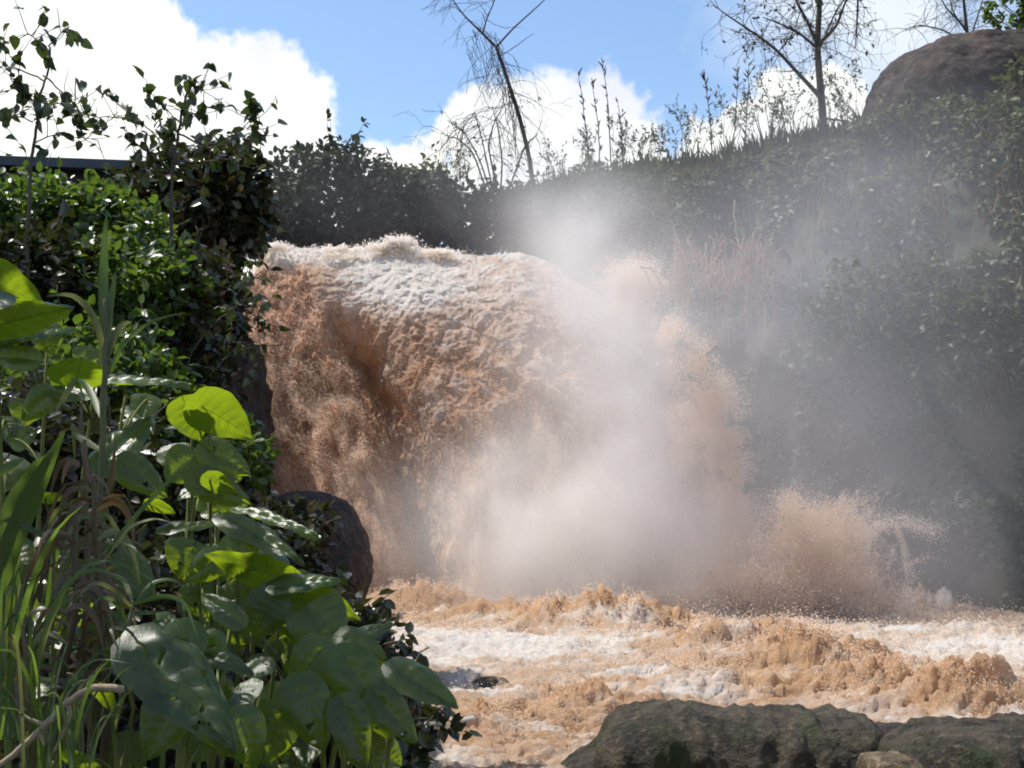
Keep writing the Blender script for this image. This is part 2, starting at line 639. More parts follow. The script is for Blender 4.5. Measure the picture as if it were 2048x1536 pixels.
# ------------------------------------------------------------------ the churning river below
def river_h(X, Y, want_foam=False):
    P = np.stack([X, Y, 0 * X], -1)
    warp = np.stack([fbm(P * 0.5, 3, 0.5, 61), fbm(P * 0.5, 3, 0.5, 62), 0 * X], -1)
    Q = P + 0.8 * warp
    swell = fbm(Q * np.array([0.45, 0.75, 1]), 3, 0.5, 63)
    w1 = 0.7 - worley(Q * np.array([1.1, 1.7, 1.0]) + 0.3, 64)
    w2 = 0.7 - worley(Q * np.array([2.9, 4.0, 1.0]) + 0.5, 65)
    rip = 1 - np.abs(fbm(Q * np.array([2.2, 4.5, 1]), 4, 0.6, 66)) * 3
    f = fbm(Q * np.array([9.0, 14.0, 1]), 4, 0.6, 67)
    rough = 0.75 + 0.55 * sstep(20, 22.5, Y)
    h = (0.34 * swell + 0.13 * w1 + 0.10 * w2 + 0.15 * rip + 0.15 * f) * rough
    # standing waves where the photograph shows rollers (place and size in metres)
    for (a, b, r, s, hh) in ROLLERS:
        g = np.exp(-((X - a) / r) ** 2 - ((Y - b) / s) ** 2)
        h = h + hh * g * (1.0 + 0.9 * w2 + 0.5 * w1 + 0.9 * f + 0.4 * rip)
    return h, swell, w1, w2, f, Q


ROLLERS = []
for (x, y, Yd, rw, sd_, hh) in [(960, 1475, 10.4, 0.42, 0.5, 0.10), (1640, 1345, 13.8, 0.8, 0.5, 0.26), (1900, 1415, 11.4, 0.45, 0.4, 0.24),
                                (1760, 1370, 12.6, 0.5, 0.4, 0.20), (1230, 1265, 18.5, 0.9, 0.7, 0.30), (1000, 1250, 19.5, 0.8, 0.6, 0.22),
                                (1500, 1300, 16.0, 0.9, 0.6, 0.20), (1400, 1390, 12.4, 1.0, 0.5, 0.10), (1650, 1200, 22.0, 1.2, 0.8, 0.5),
                                (840, 1220, 21.5, 0.6, 0.6, 0.25), (1180, 1430, 11.4, 0.5, 0.3, 0.12)]:
    p_ = px(x, y, Yd)
    ROLLERS.append((p_.x, Yd, rw * 1.5, sd_, hh * 0.85))


def make_river():
    nu, nv = 600, 490
    v = np.linspace(0, 1, nv)
    Y = 1.0 / (1 / 5.5 + (1 / 26.5 - 1 / 5.5) * v)
    c = np.linspace(-0.42, 0.62, nu)
    C, YY = np.meshgrid(c, Y, indexing='ij')
    X = C * (YY + 3.0)
    h, swell, w1, w2, f, Q = river_h(X, YY)
    P = np.stack([X, YY, 0.02 + h], -1)
    P[..., 0] += 0.5 * w2 * 0.12; P[..., 1] -= 0.25 * np.clip(h, 0, 1)
    PX = 1024 + X / YY * F_PX
    n = fbm(Q * np.array([0.9, 1.7, 1]), 4, 0.6, 68)
    n2 = fbm(Q * np.array([3.5, 6.0, 1]), 4, 0.6, 69)
    foam = 0.75 * sstep(-0.05, 0.28, n) + 0.12
    # the two white tongues
    a, b = (-0.3 + 0.0, 16.2)
    foam += 1.15 * np.exp(-((X + 0.2) / 1.7) ** 2 - ((YY - 16.3) / 1.6) ** 2) * (0.8 + 1.5 * n2)
    foam += 0.85 * np.exp(-((X - 6.3) / 1.9) ** 2 - ((YY - 15.6) / 2.2) ** 2) * (0.8 + 1.4 * n2)
    foam += 0.5 * np.exp(-((X - 1.5) / 1.6) ** 2 - ((YY - 12.2) / 0.7) ** 2) * (0.8 + 1.4 * n2)
    for (x0, y0, r, s, hh) in ROLLERS:
        foam -= 0.5 * np.exp(-((X - x0) / (r * 1.1)) ** 2 - ((YY - y0 + 0.15) / (s * 1.1)) ** 2)
    foam += 0.5 * n2 + 0.3 * np.clip(w2, 0, 1)
    foam = np.clip(foam, 0, 1)
    me = mesh_of('river_water', P.reshape(-1, 3), grid_faces(nu, nv), M_POOL, attrs={'foam': foam.ravel()})
    o = link('river_water', me)
    tag(o, 'churning muddy river with foam below the falls', kind='structure')
    return P, foam


RIVER = make_river()


# ------------------------------------------------------------------ droplets thrown up by the water
def points_group():
    g = bpy.data.node_groups.new('droplets', 'GeometryNodeTree')
    g.interface.new_socket('Geometry', in_out='INPUT', socket_type='NodeSocketGeometry')
    g.interface.new_socket('Geometry', in_out='OUTPUT', socket_type='NodeSocketGeometry')
    i = g.nodes.new('NodeGroupInput'); o = g.nodes.new('NodeGroupOutput')
    m = g.nodes.new('GeometryNodeMeshToPoints')
    a = g.nodes.new('GeometryNodeInputNamedAttribute'); a.data_type = 'FLOAT'; a.inputs['Name'].default_value = 'radius_m'
    s = g.nodes.new('GeometryNodeSetMaterial'); s.inputs['Material'].default_value = M_DROP
    g.links.new(i.outputs[0], m.inputs['Mesh'])
    g.links.new(a.outputs[0], m.inputs['Radius'])
    g.links.new(m.outputs[0], s.inputs['Geometry'])
    g.links.new(s.outputs[0], o.inputs[0])
    return g


G_POINTS = points_group()


def droplets(name, label, P, rad, foam):
    me = mesh_of(name, P, np.zeros((0, 3), np.int32), M_DROP, attrs={'radius_m': rad, 'foam': foam})
    o = link(name, me)
    m = o.modifiers.new('droplets', 'NODES')
    m.node_group = G_POINTS
    tag(o, label, kind='stuff')
    return o


def puff(c, r, n, scale=3.0, thresh=0.0, seed=0, up=0.0):
    """clumpy cloud of points in an ellipsoid: c centre, r radii"""
    q = RNG.normal(size=(int(n * 3.0), 3)) * 0.52
    P = np.array(c)[None] + q * np.array(r)[None]
    w = 0.62 - worley(P * scale, seed + 5) + 0.8 * fbm(P * scale * 0.5, 3, 0.6, seed)
    w = w - 0.35 * (np.linalg.norm(q, axis=1) - 0.7)
    k = w > thresh
    return P[k][:n]


def spray():
    P, X, Yp, left, T, d, foam = FALL
    pts, rad, fo = [], [], []

    def add(p, r0, r1, f=0.0, fr=0.0):
        p = np.asarray(p)
        pts.append(p)
        rad.append(r0 + (r1 - r0) * RNG.random(len(p)) ** 2.5)
        fo.append(np.clip(f + fr * RNG.random(len(p)), 0, 1))

    # grain on the left column and on the lower parts of the main sheet
    Pf = P.reshape(-1, 3); lf = left.ravel(); tf = T.ravel(); ff = foam.ravel()
    wgt = 0.02 + lf * (0.25 + 1.3 * sstep(0.1, 0.5, tf)) + (1 - lf) * (0.12 + 0.5 * sstep(0.2, 0.8, tf))
    cl = np.clip(0.5 + 2.2 * fbm(Pf * np.array([3.0, 3.0, 1.6]), 3, 0.6, 71), 0, 2)
    cxs = np.interp(Yp.ravel(), [500, 560, 660, 800, 950, 1060, 1236], [610, 640, 690, 760, 815, 842, 868])
    wgt = wgt * cl * (1 - 0.85 * np.exp(-((X.ravel() - cxs) / 45.0) ** 2))
    idx = RNG.choice(len(Pf), 430000, p=wgt / wgt.sum())
    off = RNG.exponential(0.07, len(idx))
    q = Pf[idx] + RNG.normal(0, 0.05, (len(idx), 3))
    q[:, 1] -= off; q[:, 2] += RNG.normal(0, 0.06, len(idx))
    add(q, 0.0018, 0.0075, 0.0, 0.3)
    # veil past the left edge of the column
    e = RNG.integers(0, P.shape[1], 34000)
    q = P[RNG.integers(0, 14, len(e)), e] + 0
    q[:, 0] -= RNG.exponential(0.13, len(e)) * sstep(0.0, 0.2, T[0, e])
    q += RNG.normal(0, 0.05, q.shape)
    add(q, 0.002, 0.010, 0.1, 0.3)
    # right ragged edge of the falling mass: overlapping brown puffs
    for (x, y, rx, ry, n) in [(1395, 720, 40, 55, 4000), (1425, 790, 50, 55, 6000), (1440, 850, 55, 70, 9000), (1450, 930, 50, 70, 9000),
                              (1455, 1010, 60, 80, 9000), (1340, 660, 45, 40, 3000), (1480, 1090, 70, 80, 8000), (1380, 860, 70, 110, 7000)]:
        c = px(x, y, 21.9)
        add(puff(c, (msize(rx, 21.9), 0.4, msize(ry, 21.9)), int(1.6 * n), 2.6, 0.05, x), 0.002, 0.009, 0.1, 0.4)
    # splash against the rock at the top right
    c = px(1268, 568, 25.2)
    add(puff(c, (msize(66, 25.2), 0.45, msize(52, 25.2)), 40000, 3.2, -0.25, 3), 0.002, 0.009, 0.15, 0.25)
    # big plume at the right foot of the falls
    for (x, y, rx, ry, n) in [(1640, 1060, 105, 80, 30000), (1600, 1130, 150, 90, 17000), (1700, 1160, 110, 60, 11000), (1760, 1210, 90, 35, 6000),
                              (1560, 1190, 150, 60, 8000), (1580, 1010, 40, 40, 2500), (1480, 1150, 130, 70, 8000), (1380, 1200, 110, 40, 4000), (1830, 1235, 90, 24, 6000)]:
        c = px(x, y, 20.6)
        add(puff(c, (msize(rx, 20.6), 0.8, msize(ry, 20.6)), int(1.3 * n), 2.0, 0.0, x + 7), 0.002, 0.0095, 0.12, 0.4)
    # jets: ballistic streaks
    def jet(x, y, Yd, vx, vz, n, spread, L, f):
        t = RNG.random(n) ** 0.8 * L
        a = RNG.normal(0, spread, (n, 3))
        c = np.array(px(x, y, Yd))
        q = np.stack([c[0] + vx * t, c[1] + 0.2 * t, c[2] + vz * t - 4.9 * t * t], -1) + a * (0.25 + t / L)[:, None]
        add(q, 0.002, 0.009, f, 0.3)
    for k in range(46):
        jet(1560 + RNG.random() * 200, 1150 + RNG.random() * 60, 21.2 + RNG.random(), RNG.normal(0.4, 1.3), 3.2 + 2.2 * RNG.random(), 420, 0.035, 0.35 + 0.4 * RNG.random(), 0.1)
    for k in range(9):
        jet(1710, 1072 + RNG.normal(0, 8), 21.0, 3.2 + 0.35 * RNG.random(), 1.8 + 0.45 * RNG.random(), 420, 0.075, 0.42, 0.45)
    for k in range(8):
        jet(1790, 1055 + RNG.normal(0, 6), 21.0, 0.5 + 0.3 * RNG.random(), 0.0, 250, 0.03, 0.45 + 0.1 * RNG.random(), 0.4)
    # low splash all along the foot
    for k in range(90):
        jet(760 + RNG.random() * 900, 1225 + RNG.random() * 25, 20.8 + RNG.random() * 1.4, RNG.normal(0.3, 0.7), 1.4 + 2.6 * RNG.random() ** 2, 330, 0.05, 0.25 + 0.3 * RNG.random(), 0.05)
    # white crest on the lip
    for (x, y, rx, ry, n) in [(800, 486, 32, 14, 5000), (770, 494, 40, 10, 3500), (545, 494, 40, 10, 3000), (680, 498, 60, 8, 2500), (880, 505, 40, 8, 2500), (820, 520, 60, 22, 4000)]:
        c = px(x, y, 26.6)
        add(puff(c, (msize(rx, 26), 0.25, msize(ry, 26)), n, 6.0, -0.1, x), 0.004, 0.016, 0.9, 0.1)
    droplets('water_spray', 'brown droplets flung out along the falling water', np.concatenate(pts), np.concatenate(rad), np.concatenate(fo))

    # droplets over the river rollers
    pts.clear(); rad.clear(); fo.clear()
    Pr, fr = RIVER
    Pr = Pr.reshape(-1, 3); fr = fr.ravel()
    PXr = 1024 + Pr[:, 0] / Pr[:, 1] * F_PX
    w = np.clip(Pr[:, 2] + 0.02, 0, 1) ** 1.6 * ((PXr > 740) & (PXr < 2150) & (Pr[:, 1] > 9.5)) * np.clip(Pr[:, 1] / 12, 0.5, 1.6)
    cl = np.clip(0.3 + 2.4 * fbm(Pr * 1.6, 3, 0.6, 73), 0, 2)
    w = w * cl
    idx = RNG.choice(len(Pr), 90000, p=w / w.sum())
    q = Pr[idx] + RNG.normal(0, 0.03, (len(idx), 3))
    h = RNG.exponential(0.045, len(idx))
    q[:, 2] += h
    q[:, 0] += RNG.normal(0, 0.3, len(idx)) * h
    sc = np.clip(q[:, 1] / 20, 0.45, 1)
    pts.append(q); rad.append((0.002 + 0.009 * RNG.random(len(q)) ** 2.5) * sc); fo.append(np.clip(fr[idx] * 0.7 + 0.25 * RNG.random(len(q)), 0, 1))
    droplets('river_spray', 'pale droplets bouncing over the river rollers', np.concatenate(pts), np.concatenate(rad), np.concatenate(fo))


spray()


# ------------------------------------------------------------------ mist: drifting spray, a cloud of uneven density
def make_mist(name, label, color, billow):
    g = bpy.data.node_groups.new('mist_cloud', 'GeometryNodeTree')
    g.interface.new_socket('Geometry', in_out='INPUT', socket_type='NodeSocketGeometry')
    g.interface.new_socket('Geometry', in_out='OUTPUT', socket_type='NodeSocketGeometry')
    N, L = g.nodes, g.links
    go = N.new('NodeGroupOutput')
    pos = N.new('GeometryNodeInputPosition').outputs[0]

    def vm(op, a, b):
        n = N.new('ShaderNodeVectorMath'); n.operation = op
        for i, v in enumerate((a, b)):
            if isinstance(v, bpy.types.NodeSocket): L.new(v, n.inputs[i])
            else: n.inputs[i].default_value = v
        return n.outputs['Value'] if op in ('DOT_PRODUCT', 'LENGTH') else n.outputs['Vector']

    def ma(op, a, b=0.0, clamp=False):
        n = N.new('ShaderNodeMath'); n.operation = op; n.use_clamp = clamp
        for i, v in enumerate((a, b)):
            if isinstance(v, bpy.types.NodeSocket): L.new(v, n.inputs[i])
            else: n.inputs[i].default_value = v
        return n.outputs[0]

    total = None
    for (x, y, Yd, rx, ry, rz, dens, kind_) in MIST:
        if kind_ != billow: continue
        c = px(x, y, Yd)
        e = vm('DIVIDE', vm('SUBTRACT', pos, tuple(c)), (msize(rx, Yd), ry, msize(rz, Yd)))
        w = ma('MULTIPLY', ma('EXPONENT', ma('MULTIPLY', vm('DOT_PRODUCT', e, e), -1.0)), dens)
        total = w if total is None else ma('ADD', total, w)
    nz = N.new('ShaderNodeTexNoise')
    nz.inputs['Scale'].default_value = 0.75
    nz.inputs['Detail'].default_value = 2.5
    nz.inputs['Roughness'].default_value = 0.58
    L.new(pos, nz.inputs['Vector'])
    k = ma('MULTIPLY', ma('SUBTRACT', nz.outputs[0], 0.22), 2.2)
    k = ma('MAXIMUM', k, 0.2)
    dens = ma('SUBTRACT', ma('MULTIPLY', total, k if billow else ma('ADD', 0.38, ma('MULTIPLY', k, 0.30))), 0.004)
    dens = ma('MAXIMUM', dens, 0.0)
    vc = N.new('GeometryNodeVolumeCube')
    L.new(dens, vc.inputs['Density'])
    vc.inputs['Min'].default_value = (-6.5, 17.2, -0.2)
    vc.inputs['Max'].default_value = (13.5, 32.0, 11.0)
    vc.inputs['Resolution X'].default_value = 110
    vc.inputs['Resolution Y'].default_value = 80
    vc.inputs['Resolution Z'].default_value = 64
    sm = N.new('GeometryNodeSetMaterial')
    t = NT('spray_mist')
    v = t.node('ShaderNodeVolumePrincipled')
    v.inputs['Color'].default_value = (*color, 1)
    v.inputs['Density'].default_value = 1.0
    v.inputs['Anisotropy'].default_value = 0.15
    t.l.new(v.outputs[0], t.out.inputs['Volume'])
    sm.inputs['Material'].default_value = t.m
    L.new(vc.outputs[0], sm.inputs['Geometry'])
    L.new(sm.outputs[0], go.inputs[0])
    me = mesh_of(name, [(0, 22, 1)], np.zeros((0, 3), np.int32), t.m)
    o = link(name, me)
    o.modifiers.new('cloud', 'NODES').node_group = g
    tag(o, label, kind='stuff')


#        px    py    Y     rx   ry   rz   density
MIST = [(1250, 860, 21.6, 195, 1.2, 330, 0.74, 1),
        (1190, 1090, 21.3, 300, 1.1, 150, 0.95, 1),
        (1010, 1080, 21.4, 110, 0.9, 170, 0.75, 1),
        (1450, 1140, 21.6, 200, 1.0, 90, 0.45, 1),
        (1130, 470, 26.0, 120, 1.2, 110, 0.50, 1),
        (1190, 620, 24.4, 115, 1.3, 180, 0.7, 1),
        (1760, 860, 20.8, 380, 1.6, 420, 0.23, 0),
        (1600, 640, 23.2, 300, 1.5, 300, 0.18, 0),
        (1850, 1130, 20.2, 330, 1.3, 160, 0.18, 0),
        (1000, 430, 28.6, 560, 1.6, 120, 0.12, 0),
        (1850, 420, 23.6, 320, 2.0, 220, 0.14, 0)]
make_mist('mist', 'pale mist of spray hanging in front of the falls', (0.995, 0.973, 0.962), 1)
make_mist('drifting_mist', 'thin bluish spray drifting across the gorge side', (0.93, 0.925, 1.0), 0)


# ================================================================== plants: shared builders
class MB:
    """collects tubes and leaves into one mesh"""
    def __init__(self):
        self.v, self.f4, self.f3, self.n = [], [], [], 0
        self.tone = []

    def add(self, v, f4=None, f3=None, tone=None):
        v = np.asarray(v, float).reshape(-1, 3)
        if f4 is not None and len(f4): self.f4.append(np.asarray(f4, int) + self.n)
        if f3 is not None and len(f3): self.f3.append(np.asarray(f3, int) + self.n)
        self.v.append(v)
        self.tone.append(np.full(len(v), 0.5) if tone is None else np.asarray(tone, float))
        self.n += len(v)

    def tube(self, pts, radii, sides=5):
        pts = np.asarray(pts, float)
        n = len(pts)
        radii = np.broadcast_to(np.asarray(radii, float), (n,))
        tg = np.gradient(pts, axis=0)
        tg /= np.linalg.norm(tg, axis=1, keepdims=True) + 1e-9
        ref = np.array([0.31, 0.85, 0.42])
        a = np.cross(tg, ref); a /= np.linalg.norm(a, axis=1, keepdims=True) + 1e-9
        b = np.cross(tg, a)
        ang = np.arange(sides) / sides * 2 * math.pi
        ring = pts[:, None] + radii[:, None, None] * (np.cos(ang)[None, :, None] * a[:, None] + np.sin(ang)[None, :, None] * b[:, None])
        i = np.arange(n - 1)[:, None] * sides; k = np.arange(sides)[None]
        k2 = (k + 1) % sides
        f = np.stack([i + k, i + k2, i + sides + k2, i + sides + k], -1).reshape(-1, 4)
        self.add(ring.reshape(-1, 3), f4=f)
        c = self.n
        self.add([pts[-1] + tg[-1] * radii[-1] * 0.5], f3=None)
        last = c - sides
        self.f3.append(np.stack([last + np.arange(sides), last + (np.arange(sides) + 1) % sides, np.full(sides, c)], -1))

    def leaves(self, P, D, Nn, L, wr=0.55, fold=0.18, droop=0.0):
        """hexagonal folded leaves: base P, direction D, normal hint Nn, length L"""
        P = np.asarray(P, float); n = len(P)
        if not n: return
        D = D / (np.linalg.norm(D, axis=1, keepdims=True) + 1e-9)
        S = np.cross(D, Nn); S /= np.linalg.norm(S, axis=1, keepdims=True) + 1e-9
        Nn = np.cross(S, D)
        L = np.broadcast_to(np.asarray(L, float), (n,))[:, None]
        W = L * wr * 0.5
        up = fold * W
        v = np.stack([P,
                      P + D * L * 0.30 + S * W * 0.92 + Nn * up,
                      P + D * L * 0.68 + S * W * 0.80 + Nn * up - Nn * droop * L * 0.3,
                      P + D * L - Nn * droop * L,
                      P + D * L * 0.68 - S * W * 0.80 + Nn * up - Nn * droop * L * 0.3,
                      P + D * L * 0.30 - S * W * 0.92 + Nn * up], 1).reshape(-1, 3)
        b = np.arange(n)[:, None] * 6
        f = np.concatenate([b + np.array([[0, 1, 2, 3]]), b + np.array([[0, 3, 4, 5]])], 0)
        self.add(v, f4=f, tone=np.repeat(RNG.random(n), 6))

    def mesh(self, name, mat, smooth=True):
        fs = []
        if self.f4: fs.append(np.concatenate(self.f4))
        if self.f3: fs.append(np.concatenate(self.f3))
        return mesh_of(name, np.concatenate(self.v), fs, mat, smooth, {'tone': np.concatenate(self.tone)})


def unit(n):
    q = RNG.normal(size=(n, 3))
    return q / np.linalg.norm(q, axis=1, keepdims=True)


def wander(p, d, L, nseg, wob, up=0.0):
    """a slightly crooked path"""
    pts = [np.array(p, float)]
    d = np.array(d, float); d /= np.linalg.norm(d)
    for k in range(nseg):
        d = d + RNG.normal(0, wob, 3) + np.array([0, 0, up])
        d /= np.linalg.norm(d)
        pts.append(pts[-1] + d * L / nseg)
    return np.array(pts), d


def grow(mb, p, d, L, r, depth, tips, spread=0.7, kids=3, shrink=0.68, wob=0.12, up=0.06, rmin=0.004, sides=5):
    pts, d2 = wander(p, d, L, 5, wob, up)
    r2 = max(r * 0.62, rmin)
    mb.tube(pts, np.linspace(r, r2, len(pts)), sides)
    if depth <= 1:
        tips.append(pts)
        return
    for k in range(kids):
        i = RNG.integers(2, len(pts)) if k else len(pts) - 1
        dd = d2 + spread * unit(1)[0] + np.array([0, 0, up])
        grow(mb, pts[i], dd, L * shrink * (0.75 + 0.5 * RNG.random()), max(r2 * 0.75, rmin), depth - 1, tips, spread, kids, shrink, wob, up, rmin, max(3, sides - 1))


def leaf_mat(name, c, trans, rough=0.38, spec=0.5, tr=0.35, vary=0.5, tint=(0.10, 0.045, 0.02), tintamt=0.25):
    t = NT(name)
    tone = t.attr('tone').outputs['Fac']
    nz = t.noise(0.9, 3, 0.6)
    k = t.math('ADD', t.math('MULTIPLY', tone, vary), 1.0 - vary * 0.5)
    col = t.mix(1.0, c, t.node('ShaderNodeCombineColor', Red=k, Green=k, Blue=k).outputs[0], 'MULTIPLY')
    col = t.mix(t.math('MULTIPLY', t.math('GREATER_THAN', t.math('FRACT', t.math('MULTIPLY', tone, 7.31)), 0.72), tintamt), col, tint)
    col = t.mix(t.math('MULTIPLY', nz, 0.4), col, tuple(x * 0.7 for x in c))
    p = t.principled(col, rough, None, spec)
    return t.done(t.mixsh(tr, p, t.translucent(trans)))


def bark_mat(name, c, c2, scale=14):
    t = NT(name)
    n = t.noise(scale, 5, 0.65, stretch=(1, 1, 0.35))
    return t.done(t.principled(t.ramp(n, [(0.3, c), (0.7, c2)]), 0.85, t.bump(n, 0.6, 0.01), 0.25))


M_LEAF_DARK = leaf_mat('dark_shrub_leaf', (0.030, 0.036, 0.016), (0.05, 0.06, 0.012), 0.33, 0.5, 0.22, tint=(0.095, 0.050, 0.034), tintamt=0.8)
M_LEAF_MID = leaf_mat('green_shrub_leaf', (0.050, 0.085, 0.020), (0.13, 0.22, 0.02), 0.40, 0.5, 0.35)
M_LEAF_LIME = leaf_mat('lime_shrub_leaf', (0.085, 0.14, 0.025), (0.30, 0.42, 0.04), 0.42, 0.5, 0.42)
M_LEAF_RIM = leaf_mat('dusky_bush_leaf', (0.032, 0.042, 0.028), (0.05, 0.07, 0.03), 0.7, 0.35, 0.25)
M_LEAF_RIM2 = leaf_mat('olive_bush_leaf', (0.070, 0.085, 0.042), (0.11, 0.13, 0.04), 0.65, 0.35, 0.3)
M_LEAF_CLIFF = leaf_mat('cliff_creeper_leaf', (0.080, 0.105, 0.054), (0.12, 0.16, 0.06), 0.55, 0.4, 0.3, tint=(0.11, 0.075, 0.05), tintamt=0.5)
M_DRY = leaf_mat('dry_grass', (0.17, 0.125, 0.075), (0.16, 0.11, 0.05), 0.6, 0.25, 0.3, tint=(0.16, 0.09, 0.045), tintamt=0.8)
M_BARK = bark_mat('grey_brown_bark', (0.045, 0.036, 0.030), (0.11, 0.092, 0.078))
M_BARK_PALE = bark_mat('pale_dead_wood', (0.16, 0.12, 0.085), (0.32, 0.25, 0.17))
M_STEM = bark_mat('green_stem', (0.07, 0.09, 0.02), (0.16, 0.17, 0.05), 20)
M_TWIG_RED = bark_mat('reddish_dry_stem', (0.20, 0.085, 0.060), (0.42, 0.24, 0.17), 10)


def shrub(name, label, group, base, height, spread, stems, depth, nleaf, lsize, mat, seed=0, bark=None, lean=(0, 0), wr=0.6, kids=3, cat='shrub', leaf_name='crown', rs=1.0):
    """several stems from one root, twigs, and leaves set along the twigs"""
    base = Vector(base)
    root = empty(name, base)
    tag(root, label, cat, group)
    mb, tips = MB(), []
    for k in range(stems):
        a = RNG.random() * 6.283
        s = spread / height
        d = np.array([math.cos(a) * s * RNG.random() ** 0.6 + lean[0], math.sin(a) * s * RNG.random() ** 0.6 + lean[1], 1.0])
        grow(mb, RNG.normal(0, 0.05 if rs == 1.0 else 0.12, 3) * np.array([1, 1, 0.2]), d, height * (0.42 + 0.16 * RNG.random()), (0.012 + height * 0.008) * rs, depth, tips, 0.62, kids, 0.62, 0.10, 0.05, 0.0035)
    link('trunk', mb.mesh('trunk', bark or M_BARK), root)
    lb = MB()
    per = max(1, nleaf // max(1, len(tips)))
    for pts in tips:
        m = per if per > 1 else (1 if RNG.random() < nleaf / len(tips) else 0)
        t = RNG.random(m) ** 0.7 * (len(pts) - 1)
        i = np.minimum(t.astype(int), len(pts) - 2)
        fr = (t - i)[:, None]
        q = pts[i] * (1 - fr) + pts[i + 1] * fr
        ax = pts[i + 1] - pts[i]
        ax = ax / (np.linalg.norm(ax, axis=1, keepdims=True) + 1e-9)
        D = 0.5 * ax + unit(m) + np.array([0, 0, -0.15])
        Nn = unit(m) * 0.6 + np.array([0, 0, 1.0])
        q = q + unit(m) * lsize * 0.35
        lb.leaves(q, D, Nn, lsize * (0.65 + 0.7 * RNG.random(m)), wr, 0.22, 0.12)
    link(leaf_name, lb.mesh('crown', mat), root)
    return root


def bush(name, label, group, c, r, base_z, nleaf, lsize, mat, seed, cat='bush', wr=0.6, lumps=0.5, trunk=True, sprigs=16):
    """dense rounded bush: leaf clumps spread through an uneven ellipsoid"""
    c = np.array(c, float); r = np.array(r, float)
    root = empty(name, (c[0], c[1], base_z))
    tag(root, label, cat, group)
    o = np.array([c[0], c[1], base_z])
    if trunk:
        mb, tips = MB(), []
        for k in range(4):
            q = unit(1)[0]
            end = c + q * r * 0.7 - o
            pts = np.linspace(0, 1, 6)[:, None] * end[None]
            pts[1:-1] += RNG.normal(0, 0.05 * np.linalg.norm(r), (4, 3))
            mb.tube(pts, np.linspace(0.05, 0.012, 6) * (0.6 + 0.25 * np.linalg.norm(r)), 5)
        link('trunk', mb.mesh('trunk', M_BARK), root)
    n = int(nleaf * 1.9)
    q = unit(n)
    rad = RNG.random((n, 1)) ** 0.33
    lump = 1 + lumps * fbm(q * 2.1 + seed, 3, 0.6, seed)[:, None] + 0.6 * lumps * fbm(q * 5.5 + seed, 2, 0.6, seed + 9)[:, None]
    P = q * rad * lump * r
    w = fbm((P + c) * (2.6 / np.mean(r) ** 0.5), 3, 0.6, seed + 3)
    k = (w > -0.03) & (rad[:, 0] > 0.35)
    P = P[k][:nleaf]; q = q[k][:nleaf]
    P = P + c - o
    keep = P[:, 2] > -0.05
    P, q = P[keep], q[keep]
    lb = MB()
    D = q * 0.8 + unit(len(P)) + np.array([0, 0, -0.1])
    Nn = unit(len(P)) * 0.7 + q * 0.4 + np.array([0, 0, 0.8])
    lb.leaves(P, D, Nn, lsize * (0.6 + 0.8 * RNG.random(len(P))), wr, 0.2, 0.1)
    tb = MB()
    for k in range(sprigs):
        d = unit(1)[0] * np.array([1, 0.6, 1]) + np.array([0, -0.1, 0.55]); d /= np.linalg.norm(d)
        a0 = c - o + d * r * (0.6 + 0.3 * RNG.random())
        ln = float(np.mean(r)) * (0.35 + 0.45 * RNG.random())
        pts, _ = wander(a0, d + np.array([0, 0, 0.3]), ln, 6, 0.18, -0.02)
        tb.tube(pts, np.linspace(0.009, 0.004, 7) * (0.5 + lsize * 4), 3)
        m = RNG.integers(7, 15)
        t = RNG.random(m) * 5.99; i = t.astype(int); fr = (t - i)[:, None]
        q2 = pts[i] * (1 - fr) + pts[i + 1] * fr
        lb.leaves(q2, unit(m) + np.array([0, 0, -0.1]), unit(m) * 0.7 + np.array([0, 0, 0.8]), lsize * (0.6 + 0.8 * RNG.random(m)), wr, 0.2, 0.1)
    link('crown', lb.mesh('crown', mat), root)
    if sprigs: tag(link('fine_twigs', tb.mesh('fine_twigs', M_BARK), root), kind='stuff')
    return root


# ================================================================== rocks
def rock_mat(name, c1, c2, moss, mossamt=0.5, scale=3.0, wet=0.75):
    t = NT(name)
    a = t.noise(scale, 7, 0.68)
    b = t.noise(scale * 5, 6, 0.7)
    m = t.noise(scale * 0.8, 5, 0.62, stretch=(1, 1, 0.6))
    c = t.ramp(a, [(0.38, tuple(x * 0.6 for x in c1)), (0.52, tuple((x + y) / 2 for x, y in zip(c1, c2))), (0.64, c2)])
    c = t.mix(t.math('MULTIPLY', t.math('SUBTRACT', b, 0.54), 5.0, True), c, tuple(min(1, x * 2.4) for x in c2))
    mm = t.math('MULTIPLY', t.math('SUBTRACT', m, 1.0 - mossamt), 6.0, True)
    c = t.mix(mm, c, t.mix(b, tuple(x * 0.5 for x in moss), tuple(x * 1.5 for x in moss)))
    h = t.math('ADD', t.math('MULTIPLY', a, 0.6), t.math('MULTIPLY', b, 0.4))
    return t.done(t.principled(c, wet, t.bump(h, 1.0, 0.10), 0.25))


M_ROCK_MOSS = rock_mat('mossy_river_rock', (0.024, 0.018, 0.011), (0.075, 0.060, 0.038), (0.022, 0.034, 0.007), 0.47, 4.2, 0.5)
M_ROCK_DARK = rock_mat('wet_dark_rock', (0.014, 0.010, 0.010), (0.045, 0.030, 0.028), (0.035, 0.042, 0.020), 0.42, 2.6, 0.5)
M_ROCK_BROWN = rock_mat('weathered_brown_rock', (0.020, 0.017, 0.018), (0.062, 0.043, 0.034), (0.05, 0.06, 0.028), 0.36, 1.6, 0.85)
M_ROCK_PALE = rock_mat('pale_brown_rock', (0.07, 0.052, 0.032), (0.17, 0.125, 0.075), (0.06, 0.07, 0.02), 0.4, 3.0, 0.7)


